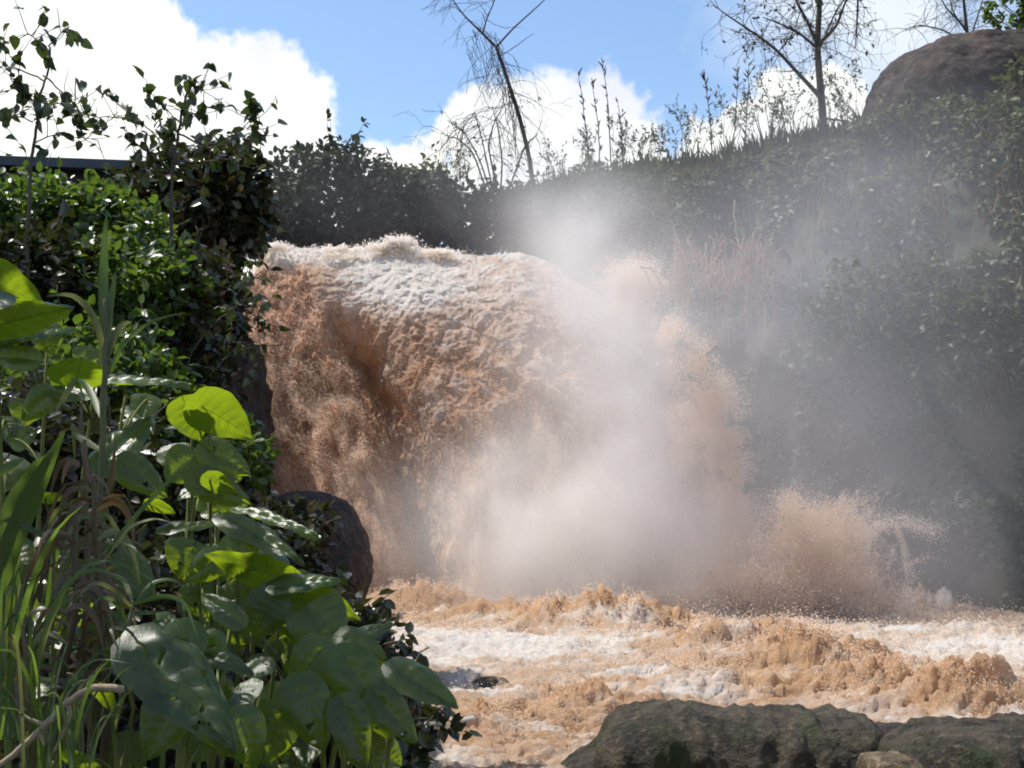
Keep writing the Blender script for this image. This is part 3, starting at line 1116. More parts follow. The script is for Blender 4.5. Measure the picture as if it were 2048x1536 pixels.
def rock(name, label, c, r, mat, seed, power=2.6, rough=0.12, sub=6, rotz=0.0, shape=None, group=None, ridges=0.0):
    """superellipsoid boulder broken up by noise"""
    n = 2 ** (sub - 1) * 5
    th = np.linspace(0, math.pi, n)[:, None]
    ph = np.linspace(0, 2 * math.pi, 2 * n)[None, :-1]
    d = np.stack([np.sin(th) * np.cos(ph), np.sin(th) * np.sin(ph), np.cos(th) + 0 * ph], -1)
    k = (np.abs(d) ** power).sum(-1) ** (-1 / power)
    P = d * k[..., None]
    if shape is not None: P = shape(P)
    P = P * np.array(r)
    sz = float(np.mean(r))
    dsp = 1.0 * fbm(P / sz * 1.1 + seed, 5, 0.55, seed) + 0.55 * (0.6 - worley(P / sz * 2.2 + seed, seed)) + 0.30 * fbm(P / sz * 6 + seed, 4, 0.6, seed + 4)
    if ridges: dsp = dsp + ridges * (1 - 2.4 * np.abs(fbm(P / sz * np.array([3.4, 0.8, 0.5]) + seed, 3, 0.5, seed + 8)))
    dsp = dsp + 0.35 * (0.55 - worley(P / sz * 5.0 + seed, seed + 2)) + 0.22 * fbm(P / sz * 14 + seed, 3, 0.6, seed + 6)
    P = P + d * (rough * sz * dsp)[..., None]
    if rotz:
        cz, s = math.cos(rotz), math.sin(rotz)
        P = np.stack([P[..., 0] * cz - P[..., 1] * s, P[..., 0] * s + P[..., 1] * cz, P[..., 2]], -1)
    nu, nv = P.shape[:2]
    i = np.arange(nu - 1)[:, None] * nv; j = np.arange(nv)[None]; j2 = (j + 1) % nv
    f = np.stack([i + j, i + nv + j, i + nv + j2, i + j2], -1).reshape(-1, 4)
    me = mesh_of(name, P.reshape(-1, 3), f, mat)
    o = link(name, me, None, Vector(c))
    tag(o, label, 'rock' if 'boulder' not in name else 'boulder', group)
    return o


def flat_left(P):                  # the long rock: its left end slopes down to the water
    Q = P.copy()
    Q[..., 2] = np.where(Q[..., 2] > 0, Q[..., 2] * (1 - 0.62 * sstep(-0.45, -1.0, Q[..., 0]) - 0.18 * sstep(0.75, 1.05, Q[..., 0])), Q[..., 2])
    return Q


p = px(1432, 1395, 8.6)
rock('river_rock', 'long mossy brown rock in the river, rounded at its upstream end', (p.x + 0.03, 8.6, -0.13), (1.2, 0.50, 0.66), M_ROCK_MOSS, 12, 4.2, 0.125, 6, R(-2), flat_left, 'rocks in the river', 0.75)
p = px(1985, 1460, 7.9)
rock('river_rock', 'flat-topped mossy rock at the edge of the picture beside the long rock', (p.x + 0.13, 7.9, -0.05), (0.78, 0.5, 0.62), M_ROCK_MOSS, 33, 4.6, 0.13, 6, R(4), None, 'rocks in the river', 0.6)
p = px(1765, 1462, 7.6)
rock('river_rock', 'pale brown stone wedged between the two mossy rocks', (p.x + 0.03, 7.55, 0.22), (0.16, 0.2, 0.26), M_ROCK_PALE, 57, 5.0, 0.16, 5, R(10), None, 'rocks in the river')
p = px(1740, 1430, 9.0)
rock('river_rock', 'low dark wet ledge just behind the pale stone', (p.x + 0.12, 9.0, 0.05), (0.32, 0.25, 0.36), M_ROCK_DARK, 61, 3.0, 0.08, 5, 0, None, 'rocks in the river')
p = px(985, 1385, 13.2)
rock('river_rock', 'small grey stone half drowned in the foam near the broad leaves', (p.x, 13.0, 0.02), (0.24, 0.2, 0.16), M_ROCK_PALE, 71, 2.4, 0.10, 5, 0, None, 'rocks in the river')
p = px(600, 1110, 19.6)
rock('boulder', 'dark wet boulder at the foot of the brown water column', (p.x + 0.0, 19.9, 0.95), (1.06, 1.0, 1.18), M_ROCK_DARK, 86, 2.3, 0.11, 6, R(20), None)
p = px(415, 760, 21.5)
rock('boulder', 'dark rough boulder beside the left edge of the falls', (p.x - 0.15, 22.9, p.z - 1.0), (0.95, 0.9, 2.1), M_ROCK_DARK, 91, 2.6, 0.22, 6, 0, None)
p = px(1935, 215, 26.6)
rock('boulder', 'huge rounded brown boulder perched on the brow of the gorge', (p.x + 0.45, 26.6, p.z - 0.40), (2.75, 2.0, 1.95), M_ROCK_BROWN, 104, 2.2, 0.10, 6, 0, None)


# ================================================================== right side of the gorge: creepers, bushes
def scatter_cliff(n, lsize, mat, name, label, smin, smax, tmin, tmax, gate, seed):
    s = smin + (smax - smin) * RNG.random(n); t = tmin + (tmax - tmin) * RNG.random(n) ** 0.85
    P = cliff_point(s, t)
    d = cliff_disp(P) * np.clip(1.25 - t, 0.25, 1)
    w = fbm(P * 0.9, 4, 0.6, seed)
    k = w > gate
    P, d, w = P[k], d[k], w[k]
    P[:, 1] -= d; P[:, 2] += 0.25 * d
    thick = np.clip(w - gate, 0, 0.5)
    P[:, 1] -= RNG.random(len(P)) * (0.06 + 1.3 * thick)
    P[:, 2] += RNG.random(len(P)) * (0.05 + 0.7 * thick)
    lb = MB()
    D = unit(len(P)) + np.array([-0.1, -0.5, -0.45])
    Nn = unit(len(P)) * 0.6 + np.array([-0.1, -0.5, 0.9])
    lb.leaves(P, D, Nn, lsize * (0.5 + RNG.random(len(P))), 0.62, 0.2, 0.1)
    o = link(name, lb.mesh(name, mat))
    tag(o, label, kind='stuff')


scatter_cliff(52000, 0.13, M_LEAF_CLIFF, 'creeper_foliage', 'dull green creepers hanging over the gorge side', 1240, 2350, 0.03, 1.0, -0.02, 121)
scatter_cliff(16000, 0.17, M_LEAF_RIM2, 'brow_foliage', 'olive leafy growth along the brow of the gorge', 1240, 2350, 0.72, 1.0, -0.05, 131)


def cliff_bush(x, y, Yd, rx, rz, n, ls, mat, label, seed, dy=0.7):
    c = px(x, y, Yd)
    r = (msize(rx, Yd), dy, msize(rz, Yd))
    bush('gorge_bush', label, 'bushes on the gorge side', c, r, c.z - r[2] * 0.8, n, ls, mat, seed, lumps=1.1)


cliff_bush(1990, 330, 24.2, 120, 130, 3600, 0.16, M_LEAF_RIM2, 'pale olive bush hanging below the huge boulder at the picture edge', 3, 0.9)
cliff_bush(1830, 430, 24.6, 150, 110, 4200, 0.15, M_LEAF_CLIFF, 'broad dull bush on the slope under the huge boulder', 5, 0.9)
cliff_bush(1640, 380, 26.2, 120, 80, 3000, 0.15, M_LEAF_RIM2, 'leafy green bush at the foot of the bare branching tree', 7)
cliff_bush(1480, 425, 27.0, 110, 70, 2600, 0.15, M_LEAF_RIM, 'dark bush above the reddish dry stems', 9)
cliff_bush(1790, 640, 22.8, 160, 140, 4200, 0.14, M_LEAF_CLIFF, 'wide misty bush halfway up the gorge side', 11, 0.8)
cliff_bush(1960, 720, 22.0, 150, 170, 4200, 0.14, M_LEAF_CLIFF, 'tall misty bush against the picture edge above the river', 13, 0.8)
cliff_bush(2060, 195, 24.4, 70, 70, 1800, 0.16, M_LEAF_RIM2, 'sunlit straggling bush growing over the side of the huge boulder', 15, 0.7)

cliff_bush(1790, 268, 25.0, 85, 48, 1500, 0.13, M_LEAF_RIM2, 'scrubby bush growing against the base of the huge boulder', 17, 0.5)
cliff_bush(1900, 260, 24.6, 70, 60, 1400, 0.13, M_LEAF_CLIFF, 'creeper-like bush climbing the face of the huge boulder', 18, 0.4)


def dry_stems():
    root = empty('dry_stem_clump', px(1430, 640, 25.2))
    tag(root, 'clump of reddish dry stems hanging over the rock beside the splash', 'plant')
    o = np.array(root.location)
    for k in range(130):
        x = RNG.choice([1365, 1385, 1440, 1490, 1512]) + RNG.normal(0, 17)
        y0 = 465 + 95 * RNG.random(); y1 = y0 + 35 + 120 * RNG.random() ** 1.5
        a = np.array(px(x, y0, 24.6 + 0.4 * RNG.random())) - o
        b = np.array(px(x + RNG.normal(0, 22), y1, 24.2 + 0.4 * RNG.random())) - o
        if RNG.random() < 0.45: a[0] += RNG.normal(0, 0.45)
        pts = a[None] + (b - a)[None] * np.linspace(0, 1, 6)[:, None]
        pts[1:-1] += RNG.normal(0, 0.055, (4, 3))
        mb = MB(); mb.tube(pts, np.linspace(0.014, 0.005, 6) * (0.6 + 0.8 * RNG.random()), 4)
        link('stem', mb.mesh('stem', M_TWIG_RED if k % 5 else M_BARK_PALE), root)


dry_stems()
for k, (x, y0, y1, lab) in enumerate([(1348, 450, 660, 'pale hanging root nearest the round splash'), (1470, 400, 520, 'short pale hanging root above the reddish stems'),
                                      (1512, 480, 680, 'long pale hanging root at the far end of the reddish stems')]):
    a = np.array(px(x, y0, 25.4)); b = np.array(px(x + 6, y1, 25.0))
    pts = a[None] + (b - a)[None] * np.linspace(0, 1, 9)[:, None]
    pts[1:-1] += RNG.normal(0, 0.02, (7, 3))
    mb = MB(); mb.tube(pts - pts[0], np.linspace(0.022, 0.010, 9), 5)
    o = link('hanging_root', mb.mesh('hanging_root', M_BARK_PALE), None, Vector(pts[0]))
    tag(o, lab, 'root', 'hanging roots on the gorge side')


# ================================================================== bushes along the rim behind the lip
def rim_bush(x, y, Yd, rx, rz, n, ls, mat, label, seed, dy=1.2, lumps=0.85):
    c = px(x, y, Yd)
    r = (msize(rx, Yd), dy, msize(rz, Yd))
    bush('rim_bush', label, 'bushes behind the lip of the falls', c, r, 6.7, n, ls, mat, seed, lumps=lumps)


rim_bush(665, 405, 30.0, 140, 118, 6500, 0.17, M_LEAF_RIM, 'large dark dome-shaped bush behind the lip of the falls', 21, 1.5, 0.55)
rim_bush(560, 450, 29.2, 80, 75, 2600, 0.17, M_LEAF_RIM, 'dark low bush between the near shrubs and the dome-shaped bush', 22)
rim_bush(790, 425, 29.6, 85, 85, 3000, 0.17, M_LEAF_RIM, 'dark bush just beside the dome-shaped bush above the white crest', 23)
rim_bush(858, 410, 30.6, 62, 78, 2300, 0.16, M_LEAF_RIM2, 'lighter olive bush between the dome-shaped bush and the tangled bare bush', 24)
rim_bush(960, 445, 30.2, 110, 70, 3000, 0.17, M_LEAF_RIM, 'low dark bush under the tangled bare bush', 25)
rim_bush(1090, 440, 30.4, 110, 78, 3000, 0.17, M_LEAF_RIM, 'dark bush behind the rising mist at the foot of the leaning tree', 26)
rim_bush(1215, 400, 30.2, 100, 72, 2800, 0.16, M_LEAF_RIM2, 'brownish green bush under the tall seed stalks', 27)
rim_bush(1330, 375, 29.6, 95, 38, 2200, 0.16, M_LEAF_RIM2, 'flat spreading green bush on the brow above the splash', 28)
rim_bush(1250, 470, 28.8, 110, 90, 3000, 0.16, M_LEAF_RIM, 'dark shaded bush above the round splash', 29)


# ================================================================== bare trees and stalks on the skyline
def limb(mb, pl, Yd, r0, r1, o, wig=0.0, sides=6, yw=0.25):
    """explicit limb along photograph pixels, smoothed"""
    P = np.array([px(x, y, Yd) for (x, y) in pl]) - o
    t = np.linspace(0, len(P) - 1, (len(P) - 1) * 5 + 1)
    Q = np.stack([np.interp(t, np.arange(len(P)), P[:, i]) for i in range(3)], -1)
    for _ in range(2): Q[1:-1] = 0.25 * Q[:-2] + 0.5 * Q[1:-1] + 0.25 * Q[2:]
    Q[:, 1] += yw * fbm(np.stack([t * 0.4 + r0 * 90, 0 * t, 0 * t + pl[0][0]], -1), 2, 0.5, 5)
    if wig: Q[1:] += RNG.normal(0, wig, (len(Q) - 1, 3))
    mb.tube(Q, np.linspace(r0, r1, len(Q)), sides)
    return Q


def twigs(mb, Q, n, L, r, depth, down=0.0, spread=0.9, tips=None, start=0.25, kids=3):
    tips = [] if tips is None else tips
    for k in range(n):
        i = RNG.integers(int(len(Q) * start), len(Q))
        d = unit(1)[0] * np.array([1, 0.7, 0.8]) + np.array([0, 0, 0.35 - down])
        grow(mb, Q[i], d, L * (0.6 + 0.8 * RNG.random()), r, depth, tips, spread, kids, 0.7, 0.16, -0.02 - down * 0.12, 0.004, 4)
    return tips


def leafy(mb_leaf, tips, frac, ls, mat_wr=0.5):
    for pts in tips:
        if RNG.random() < frac:
            m = RNG.integers(1, 3)
            q = pts[RNG.integers(1, len(pts), m)]
            mb_leaf.leaves(q, unit(m) + np.array([0, 0, -0.4]), unit(m) + np.array([0, 0, 0.6]), ls * (0.6 + 0.8 * RNG.random(m)), mat_wr, 0.2, 0.1)


def bare_trees():
    # leaning thin tree
    base = px(1068, 420, 29.2); o = np.array(base)
    root = empty('bare_tree', base)
    tag(root, 'thin leaning bare tree with forked top behind the lip of the falls', 'tree', 'bare trees on the skyline')
    mb = MB()
    Q = limb(mb, [(1070, 430), (1062, 330), (1040, 235), (1012, 150), (992, 93)], 29.2, 0.062, 0.042, o)
    link('trunk', mb.mesh('trunk', M_BARK), root)
    mb = MB(); tips = []
    A = limb(mb, [(992, 93), (958, 62), (925, 28), (890, -25)], 29.2, 0.036, 0.010, o)
    B = limb(mb, [(994, 93), (1030, 52), (1085, 2), (1110, -20)], 29.2, 0.026, 0.008, o)
    Cc = limb(mb, [(966, 68), (972, 40), (990, 0), (1000, -40)], 29.2, 0.024, 0.008, o)
    D = limb(mb, [(1000, 112), (1040, 88), (1068, 66)], 29.2, 0.012, 0.005, o)
    twigs(mb, A, 22, 0.55, 0.007, 2, 0.5)
    twigs(mb, Cc, 7, 0.4, 0.007, 2, 0.1)
    twigs(mb, Q, 40, 0.75, 0.007, 2, 0.9, start=0.55)
    # trailing dead vine on its left
    for k in range(26):
        x = 925 + 75 * RNG.random(); y = 55 + 70 * RNG.random()
        limb(mb, [(x, y), (x + 14, y + 45), (x + 30 + 14 * RNG.random(), y + 85 + 50 * RNG.random())], 29.2 + 0.3 * RNG.random(), 0.008, 0.004, o, 0.02, 3)
    for k in range(7):
        x = 1005 + 16 * RNG.random()
        limb(mb, [(x, 170 + 20 * RNG.random()), (x + 8, 240), (x + 16, 300 + 20 * RNG.random())], 29.0, 0.012, 0.006, o, 0.02, 3)
    link('branch', mb.mesh('branch', M_BARK), root)

    # branching tree on the brow
    base = px(1648, 300, 27.4); o = np.array(base)
    root = empty('bare_tree', base)
    tag(root, 'upright branching nearly leafless tree on the brow near the huge boulder', 'tree', 'bare trees on the skyline')
    mb = MB()
    Q = limb(mb, [(1650, 310), (1646, 240), (1640, 180), (1634, 90), (1640, 0), (1636, -90), (1640, -190)], 27.4, 0.105, 0.035, o)
    link('trunk', mb.mesh('trunk', M_BARK), root)
    mb = MB(); tips = []
    for pl, r0, tw in [([(1641, 195), (1600, 150), (1560, 108), (1515, 72), (1470, 40), (1430, 12)], 0.052, 22),
                       ([(1632, 92), (1605, 68), (1565, 48), (1525, 36)], 0.034, 12),
                       ([(1633, 84), (1612, 40), (1588, 0), (1560, -60)], 0.042, 12),
                       ([(1636, 88), (1672, 55), (1690, 5), (1720, -60)], 0.045, 12),
                       ([(1638, 100), (1668, 30), (1700, -20)], 0.026, 8),
                       ([(1645, 236), (1690, 242), (1724, 250)], 0.026, 3),
                       ([(1716, -30), (1714, 40), (1712, 95)], 0.030, 6),
                       ([(1560, 100), (1590, 60), (1600, 20)], 0.016, 5)]:
        A = limb(mb, pl, 27.4 + RNG.normal(0, 0.15), r0, 0.010, o)
        twigs(mb, A, int(tw * 1.7), 0.5, 0.008, 3, 0.2, tips=tips, kids=2)
    twigs(mb, Q, 30, 0.7, 0.009, 3, 0.3, tips=tips, start=0.2, kids=2)
    link('branch', mb.mesh('branch', M_BARK), root)
    lb = MB(); leafy(lb, tips, 0.30, 0.10)
    link('crown', lb.mesh('crown', M_LEAF_RIM), root)

    # twiggy tree behind the boulder top
    base = px(1945, 120, 28.5); o = np.array(base)
    root = empty('bare_tree', base)
    tag(root, 'bare twiggy tree rising behind the top of the huge boulder', 'tree', 'bare trees on the skyline')
    mb = MB(); tips = []
    Q = limb(mb, [(1945, 130), (1935, 60), (1925, -10), (1905, -80)], 28.5, 0.05, 0.02, o)
    link('trunk', mb.mesh('trunk', M_BARK), root)
    mb = MB()
    for pl in [[(1940, 90), (1890, 60), (1840, 50), (1810, 60)], [(1936, 60), (1890, 10), (1860, -40)], [(1940, 80), (1960, 20), (1975, -40)], [(1938, 70), (1905, 20), (1895, -30)]]:
        A = limb(mb, pl, 28.5 + RNG.normal(0, 0.2), 0.024, 0.007, o)
        twigs(mb, A, 16, 0.6, 0.007, 3, 0.1, tips=tips, kids=2)
    link('branch', mb.mesh('branch', M_BARK), root)

    # leafy sapling in the corner
    b = px(2045, 110, 26.2)
    shrub('leafy_sapling', 'leafy sapling in the upper corner beside the huge boulder', None, b, 1.6, 0.7, 6, 3, 900, 0.12, M_LEAF_MID, 3, cat='tree')

    # tangled bare bush by the leaning tree
    base = px(985, 400, 29.6); o = np.array(base)
    root = empty('tangled_bush', base)
    tag(root, 'tangled leafless bush with drooping twigs beside the leaning tree', 'bush')
    mb = MB(); tips = []
    for pl in [[(990, 400), (975, 330), (962, 270), (950, 225)], [(985, 400), (960, 320), (930, 265), (895, 240)], [(1000, 400), (1005, 320), (995, 250), (985, 215)],
               [(975, 390), (945, 300), (905, 270), (880, 300)], [(1010, 400), (1035, 330), (1050, 290), (1075, 270)], [(995, 380), (975, 290), (990, 240), (1010, 205)]]:
        A = limb(mb, pl, 29.6 + RNG.normal(0, 0.25), 0.026, 0.009, o)
        twigs(mb, A, 9, 0.55, 0.009, 3, 0.55, 0.8, tips=tips, kids=2)
    for k in range(16):
        x = 880 + 60 * RNG.random(); y = 230 + 40 * RNG.random()
        limb(mb, [(x + 30, y - 10), (x, y + 5), (x - 6, y + 60), (x - 4, y + 120)], 29.5, 0.008, 0.004, o, 0.02, 3)
    link('branch', mb.mesh('branch', M_BARK), root)
    lb = MB(); leafy(lb, tips, 0.25, 0.11)
    link('crown', lb.mesh('crown', M_LEAF_RIM), root)

    # thin leafless thickets between the stalks and the branching tree
    for k, (x, y, Yd, h, lab) in enumerate([(1110, 385, 29.8, 1.3, 'low twiggy bush just beside the foot of the leaning tree'), (1170, 370, 29.9, 1.5, 'twiggy bush between the leaning tree and the tallest seed stalks'),
                                            (1290, 360, 29.5, 1.3, 'sparse twiggy bush on the flat part of the brow'), (1385, 345, 29.0, 1.6, 'thin upright twiggy bush beyond the flat green bush'),
                                            (1450, 335, 28.8, 2.0, 'dense upright twiggy thicket midway along the brow'), (1525, 325, 28.5, 2.1, 'arching twiggy bush below the low limb of the branching tree'),
                                            (1590, 310, 28.2, 1.9, 'tall twiggy bush right beside the trunk of the branching tree'), (1705, 280, 27.9, 1.7, 'twiggy bush between the branching tree and the huge boulder'),
                                            (1245, 362, 29.4, 1.5, 'leggy twiggy bush just beyond the group of tallest seed stalks'), (1335, 350, 29.2, 1.2, 'small twiggy bush on the flat green bush'),
                                            (1555, 318, 28.6, 1.5, 'short twiggy bush under the fork of the branching tree'), (1670, 292, 27.7, 1.2, 'low twiggy bush at the root of the branching tree'), (900, 400, 30.0, 1.3, 'small twiggy bush on the far side of the tangled bare bush')]):
        shrub('twiggy_bush', lab, 'twiggy bushes on the brow', px(x, y, Yd), h, 0.45, 7, 3, 170 if k < 3 else 300, 0.085, M_LEAF_RIM2, k, lean=(RNG.normal(0, 0.08), 0), wr=0.4, cat='bush', kids=2, rs=0.42)


bare_trees()


def seed_stalk(x0, y0, x1, y1, Yd, lab):
    a = np.array(px(x0, y0, Yd)); b = np.array(px(x1, y1, Yd))
    root = empty('seed_stalk', Vector(a))
    tag(root, lab, 'plant', 'tall seed stalks on the brow')
    t = np.linspace(0, 1, 10)[:, None]
    pts = (b - a)[None] * t
    pts[:, 0] += 0.04 * np.sin(t[:, 0] * 3.0) ; pts[1:-1] += RNG.normal(0, 0.008, (8, 3))
    mb = MB(); mb.tube(pts, np.linspace(0.018, 0.006, 10), 5)
    link('stem', mb.mesh('stem', M_BARK), root)
    m = 26
    tt = 1 - 0.85 * RNG.random(m) ** 1.3
    q = np.stack([np.interp(tt, t[:, 0], pts[:, i]) for i in range(3)], -1)
    for k in range(m):
        d = unit(1)[0] * np.array([1, 1, 0.3]) + np.array([0, 0, 1.0]); d /= np.linalg.norm(d)
        L = 0.10 + 0.10 * RNG.random()
        ob = bpy.data.objects.new('seed_head', SEED_HEAD)
        ob.parent = root
        ob.matrix_local = Matrix.Translation(Vector(q[k])) @ Vector(d).to_track_quat('Z', 'Y').to_matrix().to_4x4() @ Matrix.Diagonal((L, L, L, 1))
        COL.objects.link(ob)


_s = MB(); _s.tube(np.array([[0, 0, 0], [0, 0, 0.25], [0, 0, 0.6], [0, 0, 1.0]]), [0.04, 0.10, 0.08, 0.02], 5)
SEED_HEAD = _s.mesh('seed_head', M_BARK)
for a in [(1178, 330, 1156, 148, 29.6, 'tall seed stalk nearest the leaning tree'), (1222, 330, 1204, 118, 29.6, 'tallest seed stalk, standing over the middle cloud'),
          (1200, 330, 1184, 165, 29.7, 'thin seed stalk between the two tallest ones'), (1246, 330, 1234, 200, 29.6, 'short seed stalk just beyond the tallest one'),
          (1425, 325, 1408, 145, 29.0, 'tall thin seed stalk standing alone against the blue sky'), (1462, 325, 1474, 138, 28.8, 'thick dark seed stalk in the twiggy thicket'),
          (1485, 320, 1497, 128, 28.8, 'slim seed stalk close beyond the thick dark one')]:
    seed_stalk(*a)


def rim_grass():
    """unruly grass along the brow"""
    lb = MB()
    n = 9000
    s = 1060 + 1000 * RNG.random(n)
    P = cliff_point(s, np.ones(n)) + np.stack([RNG.normal(0, 0.1, n), RNG.random(n) * 1.2, -0.05 + 0 * s], -1)
    D = unit(n) * 0.45 + np.array([0, 0, 1.0])
    lb.leaves(P, D, unit(n), 0.2 + 0.85 * RNG.random(n) ** 3, 0.045, 0.2, 0.15)
    o = link('brow_grass', lb.mesh('brow_grass', M_LEAF_RIM2))
    tag(o, 'rough grass growing along the brow of the gorge', kind='stuff')


rim_grass()


def dry_hangings():
    """dead grass and stems hanging in patches on the gorge side"""
    lb = MB()
    n = 11000
    s = 1260 + 1000 * RNG.random(n); t = 0.25 + 0.75 * RNG.random(n)
    P = cliff_point(s, t)
    d = cliff_disp(P) * np.clip(1.25 - t, 0.25, 1)
    w = fbm(P * np.array([1.1, 1.1, 0.6]), 3, 0.6, 141)
    P[:, 1] -= d + 0.15 + 0.4 * RNG.random(n); P[:, 2] += 0.25 * d
    k = w > 0.08
    P = P[k]; n = len(P)
    D = unit(n) * 0.35 + np.array([0, -0.25, -1.0])
    D[RNG.random(n) < 0.35] *= np.array([1, 1, -1])
    lb.leaves(P, D, unit(n), 0.15 + 0.4 * RNG.random(n) ** 2, 0.05, 0.2, 0.1)
    o = link('dead_grass', lb.mesh('dead_grass', M_DRY))
    tag(o, 'brown dead grass hanging in patches on the gorge side', kind='stuff')


dry_hangings()


# ================================================================== left bank: a roof half hidden, shrubs, weeds
def box(name, lo, hi, mat, parent=None, origin=(0, 0, 0)):
    lo = np.array(lo, float) - np.array(origin); hi = np.array(hi, float) - np.array(origin)
    v = np.array([[x, y, z] for x in (lo[0], hi[0]) for y in (lo[1], hi[1]) for z in (lo[2], hi[2])])
    f = np.array([[0, 1, 3, 2], [4, 6, 7, 5], [0, 4, 5, 1], [2, 3, 7, 6], [0, 2, 6, 4], [1, 5, 7, 3]])
    return link(name, mesh_of(name, v, f, mat, False), parent)


def flat_mat(name, c, rough=0.7, scale=5.0):
    t = NT(name)
    n = t.noise(scale, 5, 0.65)
    return t.done(t.principled(t.ramp(n, [(0.3, tuple(x * 0.7 for x in c)), (0.7, tuple(x * 1.2 for x in c))]), rough, t.bump(n, 0.3, 0.01), 0.4))


def building():
    a = px(-160, 330, 17.0); b = px(300, 330, 17.0)
    zt = px(100, 312, 17.0).z
    root = empty('building', Vector((a.x, 17.0, 3.0)))
    tag(root, 'dark flat-roofed building hidden behind the shrubs on the bank', 'building')
    o = root.location
    wallm = flat_mat('dark_plaster', (0.035, 0.030, 0.034))
    w = box('wall', (a.x - 2, 17.0, 2.4), (b.x, 21.0, zt - 0.14), wallm, root, o)
    rm = flat_mat('dark_roof_sheet', (0.035, 0.045, 0.065), 0.45)
    v = np.array([[a.x - 2.3, 16.7, zt + 0.05], [b.x + 0.3, 16.7, zt - 0.16], [b.x + 0.3, 21.3, zt + 0.1], [a.x - 2.3, 21.3, zt + 0.31]]) - np.array(o)
    v = np.concatenate([v, v - np.array([0, 0, 0.13])])
    f = np.array([[0, 1, 2, 3], [7, 6, 5, 4], [0, 4, 5, 1], [1, 5, 6, 2], [2, 6, 7, 3], [3, 7, 4, 0]])
    link('roof', mesh_of('roof', v, f, rm, False), root)
    p0 = px(222, 420, 17.0); p1 = px(276, 380, 17.0)
    wf = box('window', (p0.x - 0.05, 16.93, p0.z - 0.05), (p1.x + 0.05, 16.997, p1.z + 0.05), flat_mat('window_paint', (0.5, 0.55, 0.55)), root, o)
    box('pane', (p0.x, 16.90, p0.z), (p1.x, 16.927, p1.z), flat_mat('pale_window_pane', (0.55, 0.68, 0.70), 0.2), wf, o)


building()


def bank_bush(x, y, Yd, rx, rz, n, ls, mat, label, seed, dy=0.7, lumps=1.1, base=None):
    c = px(x, y, Yd)
    r = (msize(rx, Yd), dy, msize(rz, Yd))
    bz = min(c.z - r[2] * 0.95, max(bank_zf(c.x, c.y) - 0.1, c.z - r[2] * 2.2))
    bush('bank_bush', label, 'bushes on the near bank', c, r, bz, n, ls, mat, seed, lumps=lumps, wr=0.66)


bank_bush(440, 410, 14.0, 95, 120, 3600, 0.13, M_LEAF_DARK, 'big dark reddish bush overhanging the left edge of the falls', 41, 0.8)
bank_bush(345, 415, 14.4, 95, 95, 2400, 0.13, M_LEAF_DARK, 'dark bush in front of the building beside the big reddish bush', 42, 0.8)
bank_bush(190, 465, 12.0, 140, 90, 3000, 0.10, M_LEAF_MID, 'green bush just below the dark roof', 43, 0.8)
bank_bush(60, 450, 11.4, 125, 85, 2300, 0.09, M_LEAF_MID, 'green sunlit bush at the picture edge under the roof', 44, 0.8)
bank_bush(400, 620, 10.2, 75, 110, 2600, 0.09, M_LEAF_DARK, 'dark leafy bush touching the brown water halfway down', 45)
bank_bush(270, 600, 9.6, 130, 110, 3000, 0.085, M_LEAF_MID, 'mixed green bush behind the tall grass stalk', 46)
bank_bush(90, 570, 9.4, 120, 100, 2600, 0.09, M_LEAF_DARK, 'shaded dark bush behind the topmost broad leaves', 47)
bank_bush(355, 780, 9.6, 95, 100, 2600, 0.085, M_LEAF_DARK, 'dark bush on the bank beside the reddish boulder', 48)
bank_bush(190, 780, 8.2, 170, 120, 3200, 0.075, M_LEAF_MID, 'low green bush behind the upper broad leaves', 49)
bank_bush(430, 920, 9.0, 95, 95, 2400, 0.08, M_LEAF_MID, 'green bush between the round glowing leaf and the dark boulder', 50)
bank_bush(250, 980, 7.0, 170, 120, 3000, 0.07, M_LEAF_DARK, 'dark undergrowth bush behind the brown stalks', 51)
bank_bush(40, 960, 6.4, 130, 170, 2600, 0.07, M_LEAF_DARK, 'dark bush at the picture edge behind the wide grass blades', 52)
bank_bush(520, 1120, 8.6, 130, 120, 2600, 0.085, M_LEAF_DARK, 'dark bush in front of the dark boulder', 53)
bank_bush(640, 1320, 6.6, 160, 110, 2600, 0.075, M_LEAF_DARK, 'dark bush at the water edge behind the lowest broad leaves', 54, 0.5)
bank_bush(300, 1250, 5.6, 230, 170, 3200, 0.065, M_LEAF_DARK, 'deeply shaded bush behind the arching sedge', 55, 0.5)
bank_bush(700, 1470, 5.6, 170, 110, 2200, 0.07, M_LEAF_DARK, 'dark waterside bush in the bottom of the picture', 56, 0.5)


def bank_cover():
    n = 60000
    Y = 4.5 + 21 * RNG.random(n) ** 1.1
    d = 0.05 + 9 * RNG.random(n) ** 1.3
    x = np.interp(Y, EDGE_Y, EDGE_X) - d
    P = np.stack([x, Y, bank_z(x, Y)], -1)
    P[:, 2] += 0.35 * fbm(P * 0.7, 5, 0.55, 3)
    w = fbm(P * 1.1, 3, 0.6, 77)
    P[:, 2] += (0.05 + 0.6 * np.clip(w + 0.2, 0, 1)) * RNG.random(n)
    lb = MB()
    lb.leaves(P, unit(n) + np.array([0.3, -0.3, 0]), unit(n) * 0.6 + np.array([0, 0, 1.0]), 0.06 + 0.08 * RNG.random(n), 0.6, 0.2, 0.1)
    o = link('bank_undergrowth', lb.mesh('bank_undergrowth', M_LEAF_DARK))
    tag(o, 'low dark undergrowth covering the near bank', kind='stuff')


bank_cover()


